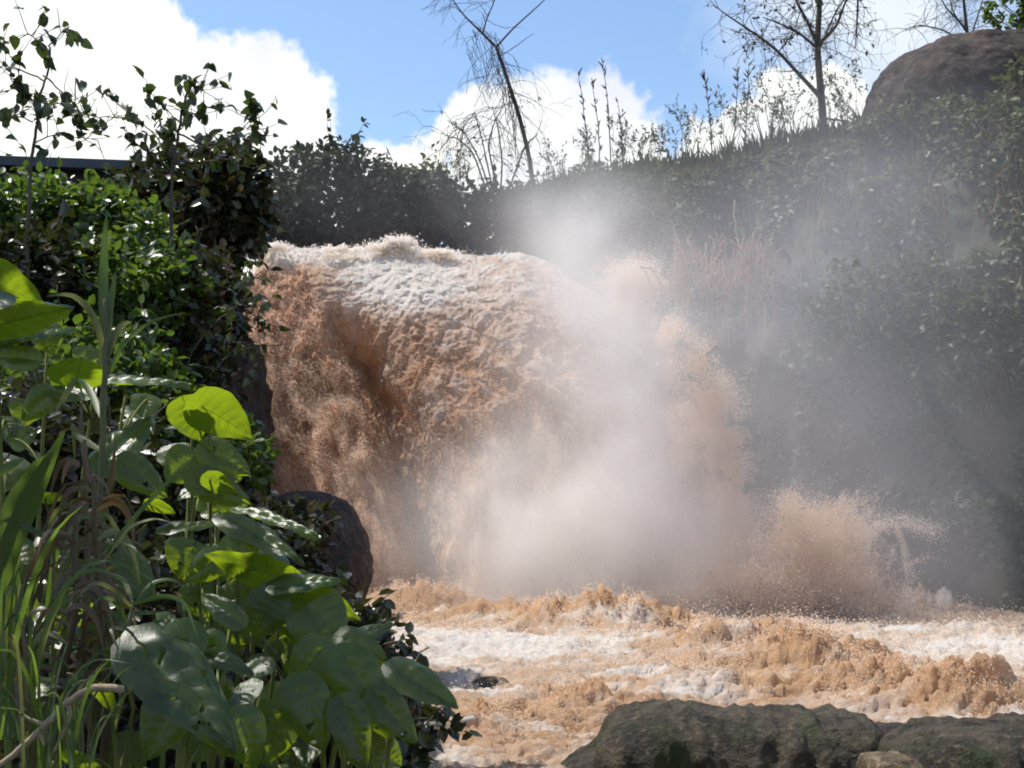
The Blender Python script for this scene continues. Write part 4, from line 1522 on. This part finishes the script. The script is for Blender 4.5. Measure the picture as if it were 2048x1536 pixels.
# ---- open shrubs whose single leaves stand against the sky
def leaf_mesh(name, mat, nu=6, nv=4, heart=0.25, fold=0.16, droop=0.25, corr=0.0, veins=5, holes=0, wav=0.0, seed=0):
    """leaf of unit length along +Y, unit width, face up +Z; nu along, nv across each half"""
    u = np.linspace(0, 1, nu + 1)[:, None]
    v = np.linspace(-1, 1, 2 * nv + 1)[None, :]
    w = np.sin(math.pi * np.clip(u, 0, 1) ** 0.62) ** 0.72 * (1 - 0.25 * u)
    w = np.maximum(w, 0.02)
    av = np.abs(v)
    X = 0.5 * w * v / 0.92
    Yv = u - heart * av ** 1.4 * (1 - u) ** 2.2 + 0 * v
    ph = (u - 0.30 * av) * veins
    Z = fold * av * w - droop * u * u - 0.10 * av ** 2 * w + corr * np.abs(np.sin(math.pi * ph)) * np.clip(av * 3, 0, 1) * np.clip((1 - av) * 3, 0.3, 1)
    if wav: Z = Z + wav * np.sin(u * 17 + seed) * av ** 3 + wav * 0.8 * np.cos(v * 2.2 + u * 4 + seed)
    P = np.stack([X + 0 * u, Yv, Z], -1)
    a, b = P.shape[:2]
    f = grid_faces(a, b)
    if holes:
        rr = np.random.default_rng(seed + 3)
        ctr = np.stack([rr.integers(2, a - 4, holes), rr.integers(1, b - 3, holes)], -1)
        drop = set()
        for (i, j) in ctr: drop.update({i * (b - 1) + j, i * (b - 1) + j + 1} if rr.random() < 0.6 else {i * (b - 1) + j})
        f = np.delete(f, [k for k in drop if k < len(f)], 0)
    f = f[:, ::-1]
    uv = np.stack([u + 0 * v, v + 0 * u, 0 * u + 0 * v], -1)
    return mesh_of(name, P.reshape(-1, 3), f, mat, True, {'leafuv': uv.reshape(-1, 3)})


def place_leaf(parent, me, base, tip, nrm, width, name='leaf'):
    """base, tip in world; leaf scaled to fit; nrm the upper side's direction"""
    D = Vector(tip) - Vector(base)
    L = D.length
    D.normalize()
    S = D.cross(Vector(nrm)); S.normalize()
    N = S.cross(D); N.normalize()
    M = Matrix((( S.x * width, D.x * L, N.x * L), (S.y * width, D.y * L, N.y * L), (S.z * width, D.z * L, N.z * L))).to_4x4()
    M.translation = Vector(base) - parent.location
    o = bpy.data.objects.new(name, me)
    o.parent = parent
    o.matrix_local = M
    COL.objects.link(o)
    return o


def single_leaf_mat(name, c, trans, tr, rough=0.36, veins=0, vein_c=(0.2, 0.3, 0.08), nv=5):
    t = NT(name)
    r = t.rand()
    k = t.math('ADD', t.math('MULTIPLY', r, 0.7), 0.65)
    g = t.node('ShaderNodeCombineColor', Red=k, Green=k, Blue=k).outputs[0]
    col = t.mix(1.0, c, g, 'MULTIPLY')
    nz = t.noise(9.0, 4, 0.6)
    col = t.mix(t.math('MULTIPLY', t.math('SUBTRACT', nz, 0.45), 1.4, True), col, tuple(min(1, x * 1.5) for x in c))
    tc = t.mix(0.35, trans, tuple(x * 0.6 for x in trans))
    if veins:
        uv = t.node('ShaderNodeSeparateXYZ', Vector=t.attr('leafuv').outputs['Vector'])
        av = t.math('ABSOLUTE', uv.outputs['Y'])
        ph = t.math('MULTIPLY', t.math('SUBTRACT', uv.outputs['X'], t.math('MULTIPLY', av, 0.30)), float(nv))
        s = t.math('ABSOLUTE', t.math('SINE', t.math('MULTIPLY', ph, math.pi)))
        line = t.math('SUBTRACT', 1.0, t.math('MULTIPLY', s, 7.0), True)
        mid = t.math('SUBTRACT', 1.0, t.math('MULTIPLY', av, 22.0), True)
        vv = t.math('MAXIMUM', line, mid)
        col = t.mix(t.math('MULTIPLY', vv, 0.8), col, vein_c)
        tc = t.mix(t.math('MULTIPLY', vv, 0.75), tc, tuple(x * 0.25 for x in trans))
        # browned margin and blotches on some leaves
        edge = t.math('MULTIPLY', t.math('SUBTRACT', t.math('ADD', av, t.math('MULTIPLY', nz, 0.7)), 1.30), 5.0, True)
        col = t.mix(t.math('MULTIPLY', edge, 0.7), col, (0.16, 0.10, 0.03))
    p = t.principled(col, rough, t.bump(t.noise(60.0, 3, 0.6), 0.25, 0.004), 0.65)
    return t.done(t.mixsh(tr, p, t.translucent(tc)))


M_SKYLEAF = single_leaf_mat('open_shrub_leaf', (0.045, 0.060, 0.022), (0.08, 0.12, 0.02), 0.3)
SKY_LEAVES = [leaf_mesh('shrub_leaf', M_SKYLEAF, 4, 2, 0.28, 0.2, 0.2 + 0.15 * k, seed=k) for k in range(3)]


def open_shrub(label, Yd, limbs, nleaf, ls, side=9, base=None):
    base = Vector(base)
    root = empty('open_shrub', base)
    tag(root, label, 'shrub', 'open shrubs against the sky')
    o = np.array(base)
    mb = MB(); paths = []
    for (pl, r0) in limbs:
        Q = limb(mb, pl, Yd, r0, r0 * 0.45, o, 0.004, 5, 0.35)
        paths.append(Q)
    tw = []
    for Q in paths:
        for k in range(side):
            i = RNG.integers(len(Q) // 3, len(Q))
            pts, _ = wander(Q[i], unit(1)[0] + np.array([0, 0, 0.2]), 0.10 + 0.22 * RNG.random(), 4, 0.15)
            mb.tube(pts, np.linspace(0.004, 0.0022, 5), 3)
            tw.append(pts)
    link('trunk', mb.mesh('trunk', M_BARK), root)
    for k in range(nleaf):
        pts = tw[RNG.integers(len(tw))]
        q = pts[RNG.integers(1, len(pts))] + o
        d = unit(1)[0] + np.array([0, 0, -0.45])
        L = ls * (0.6 + 0.7 * RNG.random())
        n = unit(1)[0] * 0.8 + np.array([0, 0, 0.8])
        place_leaf(root, SKY_LEAVES[k % 3], q, q + d / np.linalg.norm(d) * L, n, L * 0.85)


open_shrub('tall open shrub with sparse leaves against the big cloud at the picture edge', 8.8,
           [([(60, 560), (62, 420), (64, 300), (72, 230), (86, 160), (98, 92)], 0.016), ([(98, 95), (120, 72), (140, 55)], 0.006), ([(97, 98), (70, 78), (50, 62)], 0.006),
            ([(84, 158), (45, 140), (5, 130), (-20, 100)], 0.007), ([(86, 150), (120, 180), (160, 225), (190, 240)], 0.007), ([(72, 232), (110, 210), (150, 215)], 0.006),
            ([(66, 245), (30, 232), (-10, 238)], 0.006), ([(68, 220), (40, 180), (10, 140)], 0.005), ([(120, 185), (150, 240), (170, 280)], 0.005), ([(66, 290), (120, 270), (190, 275)], 0.006)],
           150, 0.085, 8, px(60, 640, 8.8))
open_shrub('leafy open shrub whose tip stands up in front of the cloud near the roof', 9.8,
           [([(340, 560), (345, 430), (350, 330), (362, 250), (372, 185), (378, 155)], 0.018), ([(350, 320), (310, 270), (270, 230), (225, 200)], 0.008), ([(270, 232), (230, 235), (180, 235), (155, 215)], 0.005),
            ([(362, 250), (330, 215), (290, 178)], 0.006), ([(358, 270), (410, 290), (470, 270), (525, 258)], 0.009), ([(470, 272), (500, 240), (515, 240)], 0.005), ([(370, 200), (395, 180), (405, 175)], 0.005),
            ([(350, 330), (400, 320), (450, 310), (500, 330)], 0.007), ([(345, 350), (300, 320), (260, 300)], 0.007), ([(360, 260), (390, 230), (430, 225)], 0.005), ([(348, 340), (330, 290), (320, 240)], 0.006)],
           260, 0.085, 10, px(340, 640, 9.8))
open_shrub('thin twigs with small heart-shaped leaves reaching out over the brown water', 9.2,
           [([(370, 800), (400, 770), (440, 720), (480, 680), (520, 640)], 0.007), ([(440, 720), (490, 690), (515, 690)], 0.004), ([(370, 790), (380, 700), (430, 640), (480, 600), (522, 545)], 0.007),
            ([(430, 640), (480, 640), (525, 620)], 0.004), ([(480, 600), (505, 560), (500, 520)], 0.004)],
           110, 0.062, 8, px(370, 860, 9.2))
open_shrub('slim sprout standing up beside the dome-shaped bush', 13.5,
           [([(690, 470), (686, 380), (688, 300), (690, 258)], 0.012), ([(687, 310), (668, 280), (662, 262)], 0.006), ([(688, 290), (705, 275)], 0.005)], 22, 0.10, 4, px(560, 900, 13.5)) if False else None


# ================================================================== foreground: broad-leaved plants
M_BIG = single_leaf_mat('broad_leaf', (0.027, 0.047, 0.010), (0.46, 0.64, 0.02), 0.36, 0.30, 1, (0.06, 0.095, 0.035), 6)
BIG = [leaf_mesh('broad_leaf', M_BIG, 24, 5, 0.30, 0.10 + 0.05 * (k % 2), (0.10, 0.22, 0.16, 0.05, 0.28)[k], 0.05, 6, (0, 0, 5, 0, 3)[k], 0.018, k) for k in range(5)]

MARGIN_Y = [500, 800, 900, 1000, 1100, 1200, 1300, 1400, 1480, 1560]
MARGIN_X = [150, 380, 490, 540, 640, 710, 800, 890, 850, 860]


def broad_plant(label, basepx, Yd, leaves, fill=0, region=None, frange=(90, 170), fy=(0.2, 0.7)):
    b = px(*basepx, Yd)
    gz = bank_zf(b.x, b.y)
    b = Vector((b.x, Yd, min(gz, b.z)))
    root = empty('broad_leaved_plant', b)
    tag(root, label, 'plant', 'broad-leaved plants in front')
    o = np.array(b)
    mb = MB()
    tip_h = max(px(l[0], l[1], l[4]).z for l in leaves) - b.z
    specs = list(leaves)
    for k in range(fill):
        for _ in range(30):
            x = region[0] + (region[1] - region[0]) * RNG.random(); y = region[2] + (region[3] - region[2]) * RNG.random()
            w = frange[0] + (frange[1] - frange[0]) * RNG.random()
            if x + w * 0.55 < np.interp(y, MARGIN_Y, MARGIN_X): break
        a = RNG.normal(-1.0, 1.0)
        L = w * (0.85 + 0.3 * RNG.random())
        Y0 = Yd + fy[0] + (fy[1] - fy[0]) * RNG.random()
        specs.append((x, y, x + math.cos(a) * L * 0.8, y - math.sin(a) * L * 0.6, Y0, Y0 + RNG.normal(-0.05, 0.08), w, RNG.choice([-0.9, 0.1, 0.2, 0.3, 0.45, 0.6, 1.2, 2.2]), RNG.integers(0, 5)))
    xs = np.array([s[0] for s in specs])
    # upright stems
    nst = 2 + len(specs) // 7
    order = np.argsort(xs)
    for grp in np.array_split(order, nst):
        pts = np.array([np.array(px(specs[i][0], specs[i][1], specs[i][4])) for i in grp])
        top = pts[np.argmax(pts[:, 2])].copy()
        cx = pts[:, 0].mean(); top[0] = 0.6 * top[0] + 0.4 * cx
        top[1] += 0.10; top[2] -= 0.03
        st = o + np.array([(cx - o[0]) * 0.45 + RNG.normal(0, 0.04), RNG.normal(0.05, 0.05), 0])
        st[2] = min(bank_zf(st[0], st[1]) - 0.05, top[2] - 0.2)
        t = np.linspace(0, 1, 8)[:, None]
        ctl = st * 0.45 + top * 0.55 + np.array([0, 0.05, 0.10])
        path = (1 - t) ** 2 * st + 2 * t * (1 - t) * ctl + t ** 2 * top
        mb.tube(path - o, np.linspace(0.011, 0.006, 8), 6)
        for i in grp:
            B = np.array(px(specs[i][0], specs[i][1], specs[i][4]))
            j = min(7, max(2, int(np.argmin(np.abs(path[:, 2] - (B[2] - 0.12))))))
            A = path[j]
            mid = 0.5 * (A + B) + np.array([0, 0.0, 0.05])
            pet = (1 - t) ** 2 * A + 2 * t * (1 - t) * mid + t ** 2 * B
            mb.tube(pet - o, np.linspace(0.0055, 0.0035, 8), 5)
    link('stem', mb.mesh('stem', M_STEM), root)
    for (bx, by, tx, ty, Yb, Yt, w, uz, var) in specs:
        if w > 105 and 0 < uz < 0.7:
            w *= 0.66; tx = bx + (tx - bx) * 0.84; ty = by + (ty - by) * 0.84
        w *= 0.82 + 0.2 * RNG.random()
        B = px(bx, by, Yb); T = px(tx, ty, Yb)
        dz = T.z - B.z
        T = px(tx, ty, Yb + float(np.clip(uz * dz, -0.22, 0.22)) + RNG.normal(0, 0.015))
        tocam = (EYE - B).normalized()
        n = tocam + Vector((0, 0, 1)) * uz
        if uz < 0: n = -(tocam - Vector((0, 0, 1)) * 0.0 + Vector((0, 0, uz)))   # we look at the underside
        place_leaf(root, BIG[var % 5], B, T, n, msize(w, Yb))


G, SH, DK = -0.9, 1.9, 0.28
broad_plant('broad-leaved plant with huge glowing leaves at the picture edge', (40, 1100), 4.4,
            [(-40, 560, 88, 600, 4.3, 4.2, 150, G, 0), (-30, 655, 148, 612, 4.2, 4.1, 110, G, 3), (-30, 600, 28, 580, 4.0, 3.95, 120, SH, 1), (20, 690, 152, 655, 4.3, 4.1, 60, 3.0, 3),
             (152, 762, 165, 702, 4.2, 4.35, 115, G, 1), (228, 768, 382, 768, 4.4, 4.2, 75, 2.6, 3), (214, 925, 302, 822, 4.2, 4.05, 100, 1.5, 0), (60, 720, -30, 705, 4.3, 4.2, 60, DK, 1),
             (95, 790, 30, 850, 4.3, 4.15, 110, DK, 2), (250, 930, 345, 995, 4.1, 3.95, 130, DK, 4), (160, 790, 60, 770, 4.3, 4.2, 70, 1.2, 0), (90, 660, 110, 720, 4.5, 4.4, 120, DK, 0)],
            8, (-20, 300, 690, 960), (60, 120))
broad_plant('broad-leaved plant carrying the round bright leaf against the brown water', (430, 1250), 4.8,
            [(405, 815, 505, 862, 4.7, 4.55, 135, G, 1), (372, 812, 400, 880, 4.75, 4.7, 100, -0.35, 0), (420, 960, 475, 990, 4.6, 4.55, 50, G, 3), (300, 1010, 352, 1020, 4.5, 4.45, 46, G, 1),
             (420, 900, 500, 945, 4.8, 4.7, 80, DK, 2), (400, 960, 520, 1010, 4.7, 4.55, 120, DK, 4), (345, 1062, 458, 1044, 4.5, 4.35, 60, 2.4, 3), (380, 920, 330, 960, 4.8, 4.7, 90, DK, 0)],
            8, (330, 480, 880, 1050), (45, 95))
broad_plant('broad-leaved plant with one lime and one silvery leaf in front of the dark boulder', (520, 1420), 4.2,
            [(560, 1160, 410, 1098, 4.2, 4.15, 105, G, 0), (565, 1175, 682, 1158, 4.1, 3.95, 85, 1.7, 3), (468, 1048, 602, 1112, 4.25, 4.1, 75, 1.6, 0), (500, 1032, 642, 1074, 4.4, 4.3, 50, 2.2, 3),
             (605, 1185, 722, 1238, 4.2, 4.1, 70, G, 3), (620, 1215, 700, 1300, 4.1, 3.95, 190, DK, 4), (480, 1090, 450, 1180, 4.2, 4.05, 150, DK, 0), (545, 1200, 500, 1290, 4.1, 3.95, 170, DK, 1),
             (560, 1180, 590, 1290, 4.15, 4.0, 160, 0.3, 2), (700, 1285, 786, 1245, 4.1, 4.0, 70, 1.8, 3), (430, 1120, 350, 1170, 4.2, 4.1, 110, DK, 4)],
            24, (350, 640, 1060, 1290), (40, 110))
broad_plant('broad-leaved plant leaning out over the river at the bottom of the picture', (700, 1600), 3.8,
            [(800, 1345, 918, 1408, 3.8, 3.7, 88, 1.2, 0), (745, 1335, 806, 1326, 3.9, 3.88, 45, G, 1), (700, 1330, 800, 1500, 3.75, 3.6, 170, DK, 4), (640, 1300, 570, 1400, 3.8, 3.65, 160, DK, 1),
             (690, 1280, 790, 1320, 3.9, 3.8, 110, 0.6, 0), (760, 1400, 850, 1500, 3.7, 3.6, 130, DK, 2), (600, 1380, 660, 1520, 3.6, 3.5, 180, DK, 4), (560, 1430, 520, 1550, 3.6, 3.5, 160, DK, 0),
             (690, 1420, 740, 1560, 3.6, 3.5, 150, DK, 1)],
            30, (520, 830, 1280, 1530), (40, 110))
broad_plant('broad-leaved plant with a big insect-eaten leaf low in front', (330, 1640), 3.3,
            [(300, 1310, 470, 1480, 3.3, 3.1, 165, 0.75, 2), (375, 1275, 262, 1395, 3.35, 3.2, 150, DK, 0), (402, 1308, 508, 1346, 3.4, 3.3, 62, 1.2, 3), (470, 1240, 400, 1180, 3.5, 3.55, 60, DK, 1),
             (430, 1290, 330, 1310, 3.4, 3.3, 120, 0.3, 4), (350, 1400, 280, 1540, 3.2, 3.1, 180, DK, 1), (330, 1240, 352, 1290, 3.5, 3.45, 44, 2.6, 3), (480, 1440, 520, 1560, 3.25, 3.15, 170, DK, 4),
             (200, 1380, 232, 1420, 3.3, 3.28, 40, G, 1), (140, 1520, 205, 1530, 3.1, 3.1, 60, G, 3)],
            22, (230, 520, 1250, 1530), (40, 110))
broad_plant('shaded broad-leaved plant behind the brown stalks at the picture edge', (60, 1650), 3.7,
            [(60, 1380, 20, 1480, 3.7, 3.6, 110, 1.8, 3), (150, 1360, 110, 1400, 3.7, 3.65, 70, 2.6, 0), (90, 1000, 130, 985, 3.8, 3.8, 40, G, 1), (200, 1250, 260, 1350, 3.8, 3.7, 140, DK, 4),
             (240, 1130, 320, 1210, 3.9, 3.8, 150, DK, 0), (40, 1200, -20, 1290, 3.9, 3.8, 130, DK, 2), (110, 1440, 60, 1530, 3.6, 3.5, 120, DK, 1)],
            8, (0, 240, 1080, 1500), (60, 110))


# ================================================================== foreground: grasses and dead stalks
def grass_mat(name, c, trans, tr=0.4):
    t = NT(name)
    r = t.rand()
    k = t.math('ADD', t.math('MULTIPLY', r, 0.8), 0.6)
    g = t.node('ShaderNodeCombineColor', Red=k, Green=k, Blue=k).outputs[0]
    col = t.mix(1.0, c, g, 'MULTIPLY')
    n = t.noise(14.0, 4, 0.6)
    col = t.mix(t.math('MULTIPLY', t.math('SUBTRACT', n, 0.5), 2.0, True), col, (0.12, 0.095, 0.04))
    return t.done(t.mixsh(tr, t.principled(col, 0.42, None, 0.45), t.translucent(trans)))


M_GRASS = grass_mat('green_grass_blade', (0.042, 0.074, 0.017), (0.18, 0.28, 0.035), 0.35)
M_GRASS_PALE = grass_mat('pale_grass_blade', (0.13, 0.135, 0.055), (0.22, 0.24, 0.07), 0.35)
M_GRASS_DRY = grass_mat('dry_brown_blade', (0.11, 0.068, 0.036), (0.15, 0.09, 0.035), 0.22)


def ribbon(pts, width, twist=0.0, fold=0.25):
    """grass blade along pts; V-folded strip three vertices wide"""
    pts = np.asarray(pts, float); n = len(pts)
    tg = np.gradient(pts, axis=0); tg /= np.linalg.norm(tg, axis=1, keepdims=True) + 1e-9
    view = pts - np.array(EYE); view /= np.linalg.norm(view, axis=1, keepdims=True)
    S = np.cross(tg, view); S /= np.linalg.norm(S, axis=1, keepdims=True) + 1e-9
    N = np.cross(S, tg)
    a = twist + np.linspace(0, 1, n) * RNG.normal(0, 0.7)
    S = S * np.cos(a)[:, None] + N * np.sin(a)[:, None]
    N = np.cross(S, tg)
    t = np.linspace(0, 1, n)
    w = (width * 0.5 * np.minimum(1, 0.45 + 3 * t) * np.clip((1 - t) * 2.2, 0.04, 1) ** 0.7)[:, None]
    return np.stack([pts - S * w + N * w * fold, pts, pts + S * w + N * w * fold], 1)


def blade(parent, pts, width, mat, twist=0.0, name='blade'):
    P = ribbon(pts, width, twist)
    me = mesh_of(name, P.reshape(-1, 3) - np.array(parent.location), grid_faces(P.shape[0], 3), mat)
    return link(name, me, parent)


def curve_px(pl, Yd, n=9, dy=0.0):
    P = np.array([px(x, y, Yd + dy * i / max(1, len(pl) - 1)) for i, (x, y) in enumerate(pl)])
    t = np.linspace(0, len(P) - 1, n)
    Q = np.stack([np.interp(t, np.arange(len(P)), P[:, i]) for i in range(3)], -1)
    for _ in range(2): Q[1:-1] = 0.25 * Q[:-2] + 0.5 * Q[1:-1] + 0.25 * Q[2:]
    return Q


def stalk_part(parent, pl, Yd, r0, r1, mat, name='stalk'):
    Q = curve_px(pl, Yd, 14)
    Q[1:-1] += RNG.normal(0, 0.003, (12, 3))
    mb = MB(); mb.tube(Q - np.array(parent.location), np.linspace(r0, r1, 14) * (1 + 0.12 * (np.arange(14) % 4 == 0)), 6)
    return link(name, mb.mesh(name, mat), parent)


def grass_plants():
    # tall reed grass with one long spear
    Yd = 3.9
    root = empty('reed_grass', px(185, 1600, Yd)); tag(root, 'tall reed grass whose pale stalk rises above the broad leaves', 'grass', 'grasses in front')
    stalk_part(root, [(180, 1560), (190, 1300), (198, 1000), (208, 800), (212, 690), (210, 600)], Yd, 0.013, 0.008, M_GRASS_PALE)
    for pl, w, m in [([(210, 700), (206, 560), (214, 420)], 20, M_GRASS), ([(214, 690), (222, 600), (232, 540)], 14, M_GRASS), ([(208, 720), (196, 640), (150, 585), (95, 592)], 13, M_GRASS_PALE),
                     ([(213, 720), (228, 668), (252, 645), (262, 645)], 15, M_GRASS_PALE), ([(212, 760), (240, 690), (300, 640), (370, 625)], 8, M_GRASS), ([(205, 840), (190, 800), (165, 760), (140, 757)], 14, M_GRASS),
                     ([(150, 760), (130, 790), (108, 830)], 12, M_GRASS_PALE), ([(200, 900), (150, 870), (145, 835), (150, 940)], 15, M_GRASS_PALE), ([(206, 780), (215, 700), (205, 620), (200, 560)], 12, M_GRASS_DRY),
                     ([(200, 1000), (170, 930), (160, 850), (165, 800)], 12, M_GRASS_DRY), ([(198, 1040), (225, 950), (232, 880)], 12, M_GRASS_DRY)]:
        blade(root, curve_px(pl, Yd, 11, RNG.normal(0, 0.1)), msize(w, Yd), m, RNG.normal(0, 0.3))
    # brown dead stalks with shreds of dry leaf
    for j, (x0, x1, lab) in enumerate([(160, 172, 'ragged brown dead stalk beside the pale reed stalk'), (212, 190, 'dead brown stalk with peeling dry leaves in front of the shaded bush'), (118, 150, 'short dead stalk hung with dry blades near the picture edge')]):
        Yd = 3.7 - 0.12 * j
        root = empty('dead_stalk', px(x0, 1640, Yd)); tag(root, lab, 'stalk', 'dead brown stalks in front')
        stalk_part(root, [(x0, 1600), (x0 - 4, 1400), (x1 + 6, 1200), (x1, 1000), (x1 - 3, 880 + 70 * j)], Yd, 0.015, 0.006, M_GRASS_DRY)
        for k in range(34):
            y = 930 + 70 * j + 380 * RNG.random(); x = np.interp(y, [900, 1400], [x1, x0]) + RNG.normal(0, 10)
            s = RNG.choice([-1, 1]); L = 40 + 70 * RNG.random()
            pl = [(x, y), (x + s * L * 0.35, y - L * 0.3), (x + s * L * 0.75, y + L * (RNG.random() - 0.2)), (x + s * L * 0.85, y + L * 0.9)]
            blade(root, curve_px(pl, Yd + RNG.normal(0, 0.05), 7), msize(7 + 8 * RNG.random(), Yd), [M_GRASS_DRY, M_GRASS_DRY, M_GRASS_PALE][k % 3], RNG.normal(0, 0.8))
    # arching sedge in the middle
    Yd = 3.45
    root = empty('sedge', px(262, 1620, Yd)); tag(root, 'arching sedge with drooping thin blades in front of the dark gap', 'grass', 'grasses in front')
    stalk_part(root, [(262, 1600), (262, 1400), (264, 1210)], Yd, 0.006, 0.004, M_STEM)
    for pl, w in [([(264, 1215), (300, 1165), (345, 1155), (378, 1185)], 9), ([(264, 1210), (320, 1190), (370, 1200), (400, 1290)], 9), ([(264, 1215), (230, 1180), (190, 1160), (150, 1200)], 9),
                  ([(266, 1205), (250, 1160), (225, 1150), (205, 1140)], 10), ([(264, 1215), (255, 1260), (215, 1250), (250, 1330)], 8), ([(220, 1250), (270, 1225), (330, 1225), (350, 1240)], 8),
                  ([(200, 1090), (240, 1085), (280, 1100), (265, 1150)], 6), ([(264, 1215), (280, 1300), (300, 1390)], 6), ([(210, 1120), (260, 1050), (310, 1035), (345, 1045)], 7),
                  ([(262, 1260), (230, 1200), (200, 1190), (170, 1240)], 8), ([(205, 1110), (290, 1010), (350, 950), (380, 925)], 9)]:
        blade(root, curve_px(pl, Yd, 13, RNG.normal(0, 0.12)), msize(w, Yd), M_GRASS_PALE if RNG.random() < 0.4 else M_GRASS, RNG.normal(0, 0.4))
    # green grass tufts down the picture edge
    for j, (x, y, Yd, n, L, w, lab) in enumerate([(20, 1330, 3.5, 22, 330, 9, 'tuft of long green grass blades at the picture edge'), (70, 1480, 3.2, 26, 260, 7, 'dense green grass tuft in the lower corner'),
                                                  (130, 1500, 3.0, 18, 190, 6, 'short grass tuft beside the curved dead branch'), (60, 1180, 4.0, 16, 280, 14, 'coarse wide-bladed grass tuft under the huge glowing leaves')]):
        root = empty('grass_tuft', px(x, y + 160, Yd)); tag(root, lab, 'grass', 'grass tufts in front')
        for k in range(n):
            bx = x + RNG.normal(0, 26); s = RNG.normal(0, 0.55); l = L * (0.55 + 0.6 * RNG.random())
            dr = RNG.random() ** 1.5
            pl = [(bx, y + 150), (bx + s * l * 0.2, y - l * 0.25), (bx + s * l * 0.6, y - l * (0.75 - 0.15 * dr)), (bx + s * l * (0.95 + 0.3 * dr), y - l * (0.95 - 0.75 * dr))]
            blade(root, curve_px(pl, Yd + RNG.normal(0, 0.12), 9, RNG.normal(0, 0.2)), msize(w * (0.6 + 0.7 * RNG.random()), Yd), [M_GRASS, M_GRASS, M_GRASS_PALE, M_GRASS][k % 4] if k % 7 else M_GRASS_DRY, RNG.normal(0, 0.6))
    # two wide blades crossing the picture edge
    root = empty('reed_grass', px(0, 1500, 3.6)); tag(root, 'wide dark green reed blades leaning across the picture edge', 'grass', 'grasses in front')
    for pl, w in [([(-30, 1240), (20, 1090), (80, 960), (130, 860)], 44), ([(-20, 1180), (10, 1020), (70, 930), (105, 905)], 26), ([(-30, 960), (20, 930), (50, 915)], 20), ([(-20, 1030), (40, 1045), (110, 1085), (140, 1120)], 12)]:
        blade(root, curve_px(pl, 3.6, 11), msize(w, 3.6), M_GRASS, 0.1)
    # curved dead branch at the bottom
    Yd = 2.95
    Q = curve_px([(-40, 1560), (40, 1500), (90, 1450), (130, 1410), (170, 1380), (205, 1373), (245, 1380)], Yd, 22)
    root = empty('dead_branch', Vector(Q[0])); tag(root, 'curved pale dead branch rising from the bottom corner', 'branch')
    mb = MB(); mb.tube(Q - Q[0] + RNG.normal(0, 0.0015, Q.shape), np.linspace(0.007, 0.010, 22), 8)
    link('limb', mb.mesh('limb', M_BARK_PALE), root)
    for pl in [[(90, 1450), (60, 1440), (40, 1425)], [(75, 1462), (85, 1480), (88, 1490)], [(130, 1410), (150, 1420), (120, 1480), (105, 1510)]]:
        T = curve_px(pl, Yd, 8); mb = MB(); mb.tube(T - Q[0], np.linspace(0.006, 0.003, 8), 5)
        link('twig', mb.mesh('twig', M_BARK_PALE), root)


grass_plants()


# ================================================================== unseen tree added beyond the picture edge to dapple the foreground with shade
bush('added_shade_tree', 'unseen leafy tree added beyond the picture edge to shade the broad-leaved plants', None, (-2.5, 4.25, 5.25), (1.05, 0.62, 0.4),
     4.6, 480, 0.13, M_LEAF_MID, 201, cat='tree', lumps=0.8, sprigs=0, trunk=False)
_mb = MB(); _r = bpy.data.objects['added_shade_tree']
_mb.tube(np.array([[-4.6, 4.4, bank_zf(-4.6, 4.4) - 0.2], [-4.5, 4.5, 3.2], [-4.0, 4.7, 4.6], [-3.0, 4.8, 5.1], [-1.8, 4.3, 5.3]]) - np.array(_r.location), [0.13, 0.11, 0.08, 0.05, 0.02], 8)
link('trunk', _mb.mesh('trunk', M_BARK), _r)
